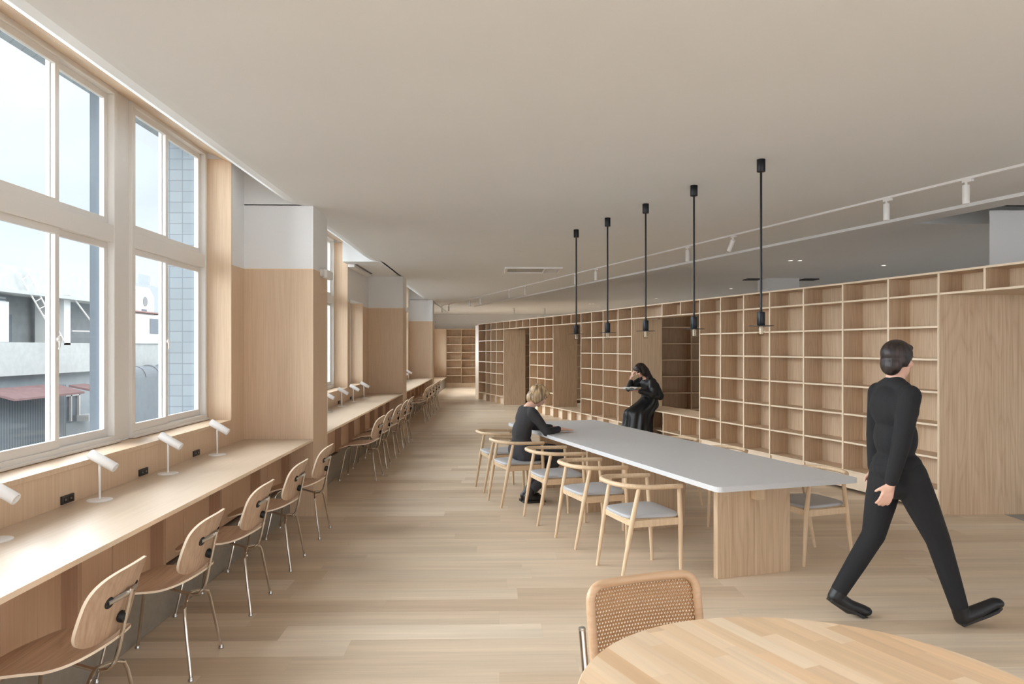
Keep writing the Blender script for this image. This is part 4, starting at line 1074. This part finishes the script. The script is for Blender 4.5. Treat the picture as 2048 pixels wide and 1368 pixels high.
for s_ in (1, -1):
    je += [('c', [V((s_ * .087, -.01, .53)), V((s_ * .092, .2, .535)), V((s_ * .095, .385, .525))], [.098, .085, .066]), ('c', [V((s_ * .095, .385, .515)), V((s_ * .07, .26 if s_ > 0 else .22, .30)), V((s_ * .052, .11, .15))], [.064, .060, .052])]
blob('jeans', je, 'jeans', W, .008, 3)
for s_ in (1, -1):
    a = V((s_ * .05, .07, .10)); x0 = s_ * .05
    sh_ = [('c', [V((x0, .08, .13)), V((x0, .05, .07))], [.044, .044]), ('c', [V((x0, .03, .055)), V((x0 + s_ * .01, .10, .05)), V((x0 + s_ * .015, .19, .040))], [.042, .044, .036])]
    o = blob('boot', sh_, 'shoe', W, .006, 2, lambda c: V((c.x, c.y, max(.012, c.z))))
    MB().prism([(x0 + s_ * q[0] * 1.0, q[1]) for q in [(-.035, -.015), (.035, -.015), (.045, .06), (.055, .15), (.04, .225), (.0, .24), (-.03, .20), (-.035, .10)]], 0, .022).build('sole', 'sole', o, .003)
hair = [('e', P(0, -.014, .034), (.086, .102, .090), er), ('e', P(.060, -.018, -.025), (.034, .066, .080), er), ('e', P(-.060, -.018, -.025), (.034, .066, .080), er), ('e', P(0, -.062, -.040), (.070, .050, .080), er),
        ('e', P(.040, .052, .068), (.040, .040, .030), er), ('e', P(-.040, .052, .068), (.040, .040, .030), er), ('e', P(.070, .026, .0), (.018, .034, .055), er), ('e', P(-.070, .026, .0), (.018, .034, .055), er)]
blob('hair', hair, 'blond', W, .006, 3)
bt = MB().tube([V((.139 * math.cos(t), -.018 + .106 * math.sin(t), .610)) for t in [2 * math.pi * k / 32 for k in range(32)]], .010, 8, 1, None, True).build('belt_loops_waistband', 'jeans', W); bt.name = 'waistband'

# ---- woman in black leaning on the bench with a book.  +Y = facing, into the aisle (image left)
d_, n_ = frame(P_b3b[0], P_b3b[1]); wp = P_b3b[1] * .62 + P_b3b[0] * .38
face_dir = (-n_ * 1.0 + V((0, -.25, 0))).normalized(); rzw = math.atan2(-face_dir.x, face_dir.y)
wp = V((2.735, 13.07, 0))
W = empty('person', wp, rzw); tag(W, 'person with long dark hair in black dress, half sitting on the bench reading', 'person')
P, er, hp = head_parts(V((0, .20, 1.255)), 0, -38, .97)
RS = V((.165, .06, 1.055)); REl = V((.21, .13, .84)); RWr = V((.10, .33, .90))
LS = V((-.165, .06, 1.055)); LEl = V((-.20, .27, .92)); LWr = V((-.085, .335, 1.12))
# her right is +X; viewer sees her left side (-X) since she faces image left
RS, LS = RS, LS
body = hp + [('c', [V((0, .06, 1.10)), V((0, .12, 1.17)), V((0, .17, 1.21))], [.055, .046, .05]), ('e', V((0, .05, 1.0)), (.16, .085, .13), (-10, 0, 0)), ('e', V((0, .0, .82)), (.125, .09, .16), (-8, 0, 0)), ('e', V((0, -.02, .67)), (.165, .125, .10)),
     ('c', [LS, V((-.22, .12, .84)), V((-.10, .33, .905))], [.042, .034, .023]), ('c', [RS, V((.20, .27, .93)), V((.09, .325, 1.12))], [.042, .034, .023])]
for s_ in (1, -1):
    body += [('c', [V((s_ * .08, 0, .64)), V((s_ * .08, .36, .50))], [.08, .05]), ('c', [V((s_ * .08, .36, .50)), V((s_ * .09, .42, .28)), V((s_ * .08, .42, .09))], [.05, .045, .034])]
body += hand(V((-.10, .33, .905)), (.25, 1, .12), (0, .15, -1), -1, -.35) + hand(V((.09, .325, 1.12)), (-.25, -.25, 1), (.3, 1, .2), 1, .35)
blob('body', body, 'skin', W, .0065, 2)
face_bits(P, W, .97)
tp = [('e', V((0, .04, 1.0)), (.185, .105, .13), (-10, 0, 0)), ('e', V((0, -.01, .86)), (.185, .125, .15), (-8, 0, 0)), ('e', V((0, -.03, .78)), (.20, .13, .07)), ('c', [V((-.15, .055, 1.07)), V((.15, .055, 1.07))], [.052, .052]),
      ('c', [LS, V((-.235, .10, .93)), V((-.23, .13, .845)), V((-.13, .30, .895))], [.070, .082, .075, .045]), ('c', [RS, V((.22, .18, .97)), V((.205, .27, .935)), V((.105, .32, 1.06))], [.070, .075, .070, .04]),
      ('c', [V((-.12, -.06, 1.0)), V((-.15, -.12, .80))], [.05, .07]), ('c', [V((.12, -.06, 1.0)), V((.15, -.12, .80))], [.05, .07])]
blob('loose_blouse', tp, 'satin', W, .009, 4)
sk = [('e', V((0, -.02, .70)), (.185, .14, .13))]
for s_ in (1, -1):
    sk += [('c', [V((s_ * .085, .0, .66)), V((s_ * .10, .22, .60)), V((s_ * .11, .41, .53))], [.115, .105, .088])]
rings = [(.82, -.01, .145, .105), (.74, .0, .185, .145), (.66, .06, .21, .215), (.60, .13, .225, .30), (.55, .185, .235, .325), (.48, .235, .245, .27), (.38, .26, .255, .245), (.26, .275, .27, .25), (.12, .29, .29, .265)]
vs = []; fs = []; NK = 96
for q, (z, cy, ax, ay) in enumerate(rings):
    am = .0 + .075 * q / (len(rings) - 1)
    for k in range(NK):
        t = 2 * math.pi * k / NK; f_ = 1 + am * (math.sin(11 * t + .5 * q) + .5 * math.sin(17 * t))
        y = cy + ay * math.sin(t) * f_
        if z < .58: y = max(y, .045)
        vs.append((ax * math.cos(t) * f_, y, z + .006 * math.sin(5 * t)))
for q in range(len(rings) - 1):
    for k in range(NK): fs.append(((q + 1) * NK + k, (q + 1) * NK + (k + 1) % NK, q * NK + (k + 1) % NK, q * NK + k))
fs.append(tuple(range(NK)))
o = MB().add(vs, fs, True).build('long_skirt', 'satin', W, angle=80)
m_ = o.modifiers.new('cloth_thickness', 'SOLIDIFY'); m_.thickness = .006
m_ = o.modifiers.new('soft', 'SUBSURF'); m_.levels = 1; m_.render_levels = 1
for s_ in (1, -1):
    x0 = s_ * .085
    o = blob('shoe', [('c', [V((x0, .40, .05)), V((x0 + s_ * .01, .49, .045)), V((x0 + s_ * .015, .58, .034))], [.040, .040, .030])], 'shoe', W, .006, 2, lambda c: V((c.x, c.y, max(.0, c.z))))
hair = [('e', P(0, -.014, .034), (.086, .102, .092), er), ('c', [P(.05, -.03, .04), P(.07, .005, -.05), P(.075, -.02, -.15), V((.12, .09, 1.03))], [.055, .045, .040, .022]),
        ('c', [P(-.05, -.03, .04), P(-.07, .005, -.05), P(-.075, -.02, -.15), V((-.12, .09, 1.03))], [.055, .045, .040, .022]), ('c', [P(0, -.06, .02), P(0, -.08, -.08), V((0, -.035, 1.08))], [.075, .075, .06]),
        ('e', P(.045, .045, .062), (.036, .040, .034), er), ('e', P(-.045, .045, .062), (.036, .040, .034), er), ('c', [P(-.062, .05, .05), P(-.072, .03, -.09)], [.022, .018])]
blob('hair', hair, 'darkhair', W, .0065, 3)
# book held in her hand
bk = empty('open_book', wp + Matrix.Rotation(rzw, 3, 'Z') @ V((-.06, .44, .945)), rzw); tag(bk, 'open paperback held by the woman in the black dress', 'book')
for s_ in (1, -1):
    pr = [(0, 0), (s_ * .04, .016), (s_ * .09, .020), (s_ * .135, .010 + .01), (s_ * .135, .008), (s_ * .09, .006), (s_ * .04, .002), (0, -.012)]
    b = MB().prism_axis(pr if s_ < 0 else pr, (0, -.10, 0), (0, -1 if s_ > 0 else -1, 0), (0, .0, 1), (0, 0, 0))
    # pages: built along local X (spine across the view)
    b = MB(); n = 8; vs = []; fs = []
    for i in range(n + 1):
        t = i / n; y = s_ * .135 * t; z = .022 * math.sin(math.pi * min(1, t * 1.15)) * (1 - .3 * t) + .02 * t
        for x in (-.095, .095):
            vs += [(x, y, z), (x, y, z - .010 * (1 - .5 * t) - .002)]
    for i in range(n):
        o_ = i * 4
        fs += [(o_, o_ + 2, o_ + 6, o_ + 4), (o_ + 1, o_ + 5, o_ + 7, o_ + 3), (o_, o_ + 4, o_ + 5, o_ + 1), (o_ + 2, o_ + 3, o_ + 7, o_ + 6)]
    fs += [(0, 1, 3, 2), (n * 4, n * 4 + 2, n * 4 + 3, n * 4 + 1)]
    b.add(vs, fs, True); b.build('pages', 'paper', bk, angle=40)
MB().box(-.098, .098, -.137, .137, -.016, -.012).build('cover', 'metal_grey', bk, .001)

# ---- walking person in black, striding to the right.  local +Y = walking direction (world +X), local +X = right side (towards the viewer)
W = empty('person', (2.43, 4.45, 0), R(-90)); tag(W, 'person in black walking in mid-stride past the table end to the right', 'person')
P, er, hp = head_parts(V((0, .005, 1.575)), 28, -6, 1.0)
body = hp + [('c', [V((0, -.02, 1.38)), V((0, -.01, 1.47))], [.058, .054]), ('e', V((0, -.02, 1.29)), (.18, .10, .14)), ('e', V((0, -.01, 1.10)), (.145, .095, .15)), ('e', V((0, 0, .93)), (.165, .115, .12))]
RS = V((.175, -.02, 1.37)); RE = V((.20, -.085, 1.09)); RW = V((.17, -.125, .865)); LS = V((-.175, -.02, 1.37)); LE = V((-.20, -.03, 1.10)); LW = V((-.165, -.055, .89))
body += [('c', [RS, RE, RW], [.050, .040, .027]), ('c', [LS, LE, LW], [.050, .040, .027])]
RH = V((.085, .02, .90)); LH = V((-.085, -.01, .90))
RK, RA = V((.085, .20, .51)), V((.085, .325, .125)); LK, LA = V((-.085, -.10, .50)), V((-.085, -.31, .165))
body += [('c', [RH, RK, RA], [.078, .050, .036]), ('c', [LH, LK, LA], [.078, .050, .036])]
body += hand(RW, (-.15, -.28, -1), (1, 0, 0), 1, .35) + hand(LW, (-.05, -.1, -1), (-1, 0, 0), -1, .35)
blob('body', body, 'skin', W, .0065, 2)
face_bits(P, W, 1.0)
tp = [('e', V((0, -.02, 1.29)), (.195, .115, .145)), ('e', V((0, -.01, 1.11)), (.160, .110, .16)), ('e', V((0, 0, .95)), (.174, .128, .09)), ('c', [V((-.12, -.02, 1.405)), V((0, -.02, 1.44)), V((.12, -.02, 1.405))], [.045, .055, .045]), ('c', [V((-.165, -.02, 1.375)), V((.165, -.02, 1.375))], [.056, .056]), ('c', [V((0, -.02, 1.38)), V((0, -.012, 1.43))], [.068, .064]),
      ('c', [RS, RE, RW + V((0, 0, .015))], [.064, .052, .038]), ('c', [LS, LE, LW + V((0, 0, .015))], [.064, .052, .038])]
blob('long_sleeved_top', tp, 'blackcloth', W, .009, 4)
tr = [('e', V((0, 0, .92)), (.178, .132, .10)), ('e', V((0, 0, .84)), (.17, .12, .10)), ('c', [RH, (RH + RK) / 2, RK, (RK + RA) / 2, RA], [.104, .090, .068, .060, .050]), ('c', [LH, (LH + LK) / 2, LK, (LK + LA) / 2, LA], [.104, .090, .068, .060, .050])]
blob('trousers', tr, 'blackcloth', W, .009, 3)
Rf = [V((.085, .345, .055)), V((.088, .43, .085)), V((.09, .535, .135))]   # front foot, heel down toes up
Lf = [V((-.085, -.335, .125)), V((-.085, -.25, .065)), V((-.085, -.165, .040))]  # rear foot, heel up
def walk_shoe(A, T, side):
    o = blob('shoe', [('c', [A, T[0]], [.048, .046]), ('c', T, [.046, .045, .036]), ('e', T[2] + (T[2] - T[1]).normalized() * .01, (.042, .045, .030))], 'shoe', W, .006, 2, lambda c: V((c.x, c.y, max(.004, c.z))))
    d = (T[2] - T[0]).normalized(); sd = V((1, 0, 0)); dn = d.cross(sd).normalized(); dn = dn if dn.z < 0 else -dn
    out = [(-.034, -.028), (.034, -.028), (.040, .05), (.045, .13), (.042, .19), (.020, .232), (-.020, .232), (-.042, .19), (-.045, .13), (-.040, .05)]
    b = MB().prism_axis(out, T[0] + dn * .022, sd, d, dn * .018)
    for v in b.v: v.z = max(v.z, .002)
    b.build('sole', 'sole', o, .002)
    MB().tube([A + V((.040 * math.cos(t), .042 * math.sin(t), .0)) for t in [2 * math.pi * k / 20 for k in range(20)]], .006, 8, 1, None, True).build('sock_edge', 'zinc', o)
walk_shoe(RA, Rf, 1)
walk_shoe(LA, Lf, -1)
hair = [('e', P(0, -.016, .036), (.084, .102, .086), er), ('e', P(0, -.06, -.03), (.066, .050, .070), er), ('e', P(.058, -.02, .0), (.028, .05, .045), er), ('e', P(-.058, -.02, .0), (.028, .05, .045), er), ('e', P(0, .05, .078), (.058, .04, .028), er)]
blob('hair', hair, 'darkhair', W, .0065, 3)

# ================================================================== OUTSIDE
struct('ground_outside', MB().box(-80, -3.1, -40, 90, -7.2, -7), 'concrete', 'street level outside')
BX = -12.0
def fc(x, y): p = atX(x, y, BX); return p.y, p.z
def bbox(b, xa, ya, xb, yb, x0, x1):
    """box on the opposite facade from two photo-measured corners, between depths x0..x1"""
    (Y0, Z0), (Y1, Z1) = fc(xa, ya), fc(xb, yb); b.box(x0, x1, min(Y0, Y1), max(Y0, Y1), min(Z0, Z1), max(Z0, Z1)); return b
e = empty('building', (BX - 3, 19, -7)); L = Vector(e.location); tag(e, 'weathered grey concrete house with flat parapet across the lane', 'building')
YA, YBx = 8.0, 25.0
zt, zl, zb_, zw = 3.70, 3.05, 1.78, .94
MB().box(BX - 6, BX, YA, YBx, zl, zt).rel(L).build('parapet', 'stucco', e)
MB().box(BX - .1, BX + .28, YA, YBx, zl - .06, zl + .03).rel(L).build('ledge', 'stucco', e)
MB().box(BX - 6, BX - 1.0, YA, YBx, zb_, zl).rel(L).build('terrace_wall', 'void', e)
MB().box(BX - 6, BX, YA, YBx, zw, zb_).rel(L).build('balcony_wall', 'stucco', e)
MB().box(BX - 6, BX - .35, YA, YBx, -7, zw).rel(L).build('lower_wall', 'facade_grey', e)
b = MB(); bbox(b, -200, 583, 18, 684, BX - 1, BX); b.rel(L).build('terrace_pier', 'stucco_w', e)
b = MB(); bbox(b, 128, 590, 141, 690, BX - .8, BX); b.rel(L).build('terrace_pier', 'stucco_w', e)
b = MB(); bbox(b, 20, 588, 66, 684, BX - .9, BX - .7); b.rel(L).build('louvre_screen', 'louvre', e)
b = MB(); bbox(b, 72, 628, 92, 684, BX - .99, BX - .9); b.rel(L).build('window', 'extglass', e)
b = MB(); bbox(b, 136, 790, 176, 842, BX - .36, BX - .30); o = b.rel(L).build('window', 'extglass', e)
for px in (136, 148, 160, 176):
    q = MB(); bbox(q, px - 1.2, 788, px + 1.2, 842, BX - .33, BX - .24); q.rel(L).build('window_bar', 'alu', o)
q = MB(); bbox(q, 134, 786, 178, 790, BX - .33, BX - .24); q.rel(L).build('window_bar', 'alu', o)
b = MB(); bbox(b, -60, 785, 125, 900, BX - .5, BX + .1); b.rel(L).build('shed_wall', 'corrug', e)
o = MB().box(BX - 5, BX - .4, YA, fc(25, 530)[0], zt, zt + .18).rel(L).build('stair_head', 'concrete', e)
# ladder
e = empty('ladder', (BX + .5, fc(60, 690)[0], zb_)); L = Vector(e.location); tag(e, 'aluminium ladder leaning from the terrace wall up to the parapet', 'ladder')
(ya, za), (yb, zb2) = fc(26, 545), fc(84, 686); (yc, zc), (yd, zd) = fc(40, 533), fc(96, 686)
r1 = [V((BX + .12, ya, za)), V((BX + .45, yb, zb2))]; r2 = [V((BX + .12, yc, zc)), V((BX + .45, yd, zd))]
MB().tube(r1, .022, 6).rel(L).build('rail', 'alu', e); MB().tube(r2, .022, 6).rel(L).build('rail', 'alu', e)
for k in range(1, 10):
    t = k / 10; MB().tube([r1[0].lerp(r1[1], t), r2[0].lerp(r2[1], t)], .014, 6).rel(L).build('rung', 'alu', e)
# strut and rod on the right part
e = MB().tube([V((BX + .1,) + fc(141, 597)), V((BX + .3,) + fc(163, 645)), V((BX + .4,) + fc(192, 686))], .025, 6).build('brace_pole', 'alu', None, base=True); tag(e, 'bent pale pole bracing the terrace edge', 'pole')
e = MB().tube([V((BX + .2,) + fc(130, 662)), V((BX + .2,) + fc(176, 663))], .02, 6).build('railing_bar', 'alu', None, base=True); tag(e, 'horizontal pale railing bar on the terrace', 'railing')
# awnings
(y0, z0), (y1, z1) = fc(-40, 772), fc(84, 772)
e = MB().prism_axis([(0, 0), (.8, -.22), (.8, -.27), (0, -.06)], (BX, y0, .66), (1, 0, 0), (0, 0, 1), (0, y1 - y0 + .6, 0)).build('awning', 'awn', None, base=True); tag(e, 'rusty corrugated awning over the yard across the lane', 'awning')
e = MB().prism_axis([(0, 0), (1.2, -.25), (1.2, -.30), (0, -.06)], (BX + .1, fc(130, 770)[0], .60), (1, 0, 0), (0, 0, 1), (0, fc(163, 770)[0] - fc(130, 770)[0], 0)).build('awning', 'awn', None, base=True); tag(e, 'short faded awning above the barred window outside', 'awning')
# air conditioner
(y0, z0), (y1, z1) = fc(174, 843), fc(194, 827)
e = empty('air_conditioner', (BX, (y0 + y1) / 2, z0)); tag(e, 'small white air conditioner unit on the outside wall', 'air conditioner')
MB().box(-.35, .05, -(y1 - y0) / 2, (y1 - y0) / 2, 0, z1 - z0).build('casing', 'stucco_w', e, .01)
MB().lathe([(.1, 0), (.1, .02)], 20, Matrix.Translation((.05, -.05, (z1 - z0) / 2)) @ Matrix.Rotation(R(90), 4, 'Y')).build('fan_grille', 'void', e)
# white tower and roofs further off
TX = -40.0
def fT(x, y): p = atX(x, y, TX); return p.y, p.z
e = empty('building', (TX, fT(285, 600)[0], -7)); L = Vector(e.location); tag(e, 'distant white house with faceted tower and round window', 'building')
def tb(xa, ya, xb, yb, dx0, dx1, nm, mat, par=e):
    (Y0, Z0), (Y1, Z1) = fT(xa, ya), fT(xb, yb); return MB().box(TX + dx0, TX + dx1, min(Y0, Y1), max(Y0, Y1), min(Z0, Z1), max(Z0, Z1)).rel(Vector(par.location)).build(nm, mat, par)
(Ya, Zt), (Yb, Zb) = fT(266, 571), fT(308, 625)
cy = (Ya + Yb) / 2; hw = (Yb - Ya) / 2
b = MB().prism_axis([(-hw, Zb - 12), (hw, Zb - 12), (hw, Zt - 1.0), (hw * .55, Zt), (-hw * .55, Zt), (-hw, Zt - 1.0)], (TX - 4, cy, 0), (0, 1, 0), (0, 0, 1), (4, 0, 0)); b.rel(L).build('tower', 'stucco_w', e)
o = MB().lathe([(.55, 0), (.55, .05)], 20, Matrix.Translation((TX + .02, fT(290, 603)[0], fT(290, 603)[1])) @ Matrix.Rotation(R(90), 4, 'Y')).rel(L).build('round_window', 'void', e)
tb(250, 627, 325, 690, -6, .8, 'wing', 'stucco_w'); tb(285, 637, 306, 668, .78, .9, 'window', 'extglass'); tb(266, 595, 270, 605, 0, .05, 'window', 'extglass')
tb(252, 623, 325, 628, -6, 1.0, 'cornice', 'awn'); tb(283, 618, 292, 624, .0, .1, 'window', 'extglass')
e = empty('building', (-60, 100, -7)); tag(e, 'grey distant apartment block behind the white tower', 'building')
p0 = atX(266, 565, -60); p1 = atX(300, 565, -60)
MB().box(-70, -60, p0.y, p1.y + 6, -7, p0.z).rel(e.location).build('block', 'facade_grey', e)
MB().box(-68, -60.5, p0.y + 3, p1.y + 1, p0.z, p0.z + 1.8).rel(e.location).build('roof_house', 'facade_grey', e)
# low grey wall and barrel-roofed canopy seen under the tower
e = empty('building', (-9.2, 18, -7)); L = Vector(e.location); tag(e, 'low grey wall below the distant tower beyond the lane', 'wall')
pa = atX(258, 687, -9.2); pb = atX(322, 734, -9.2)
MB().box(-9.35, -9.2, pa.y, pb.y + 3, -7, atX(285, 687, -9.2).z).rel(L).build('wall_body', 'stucco', e)
MB().box(-9.4, -9.15, pa.y, pb.y + 3, atX(285, 687, -9.2).z, atX(285, 683, -9.2).z).rel(L).build('coping', 'stucco_w', e)
e.name = 'yard_wall'
e = empty('barrel_canopy', (-8.6, 17.2, -7)); L = Vector(e.location); tag(e, 'arched grey metal canopy with ribs behind the yard wall', 'canopy')
pa = atX(262, 735, -8.6); pb = atX(325, 735, -8.6); rr = .28; zc_ = pa.z - .25
pr = [(rr * math.cos(R(180 * k / 12)), zc_ + rr * .9 * math.sin(R(180 * k / 12))) for k in range(13)]
MB().prism_axis([(x, z) for x, z in pr] + [(-rr, -7), (rr, -7)], (-8.85, pa.y - .1, 0), (1, 0, 0), (0, 0, 1), (0, pb.y - pa.y + 1, 0)).rel(L).build('shell', 'metal_grey', e)
for k in range(5):
    yk = pa.y - .05 + k * .75
    MB().tube([(-8.85 + (rr + .02) * math.cos(R(180 * j / 12)), yk, zc_ + (rr + .02) * .9 * math.sin(R(180 * j / 12))) for j in range(13)], .02, 6).rel(L).build('rib', 'metal_grey', e)
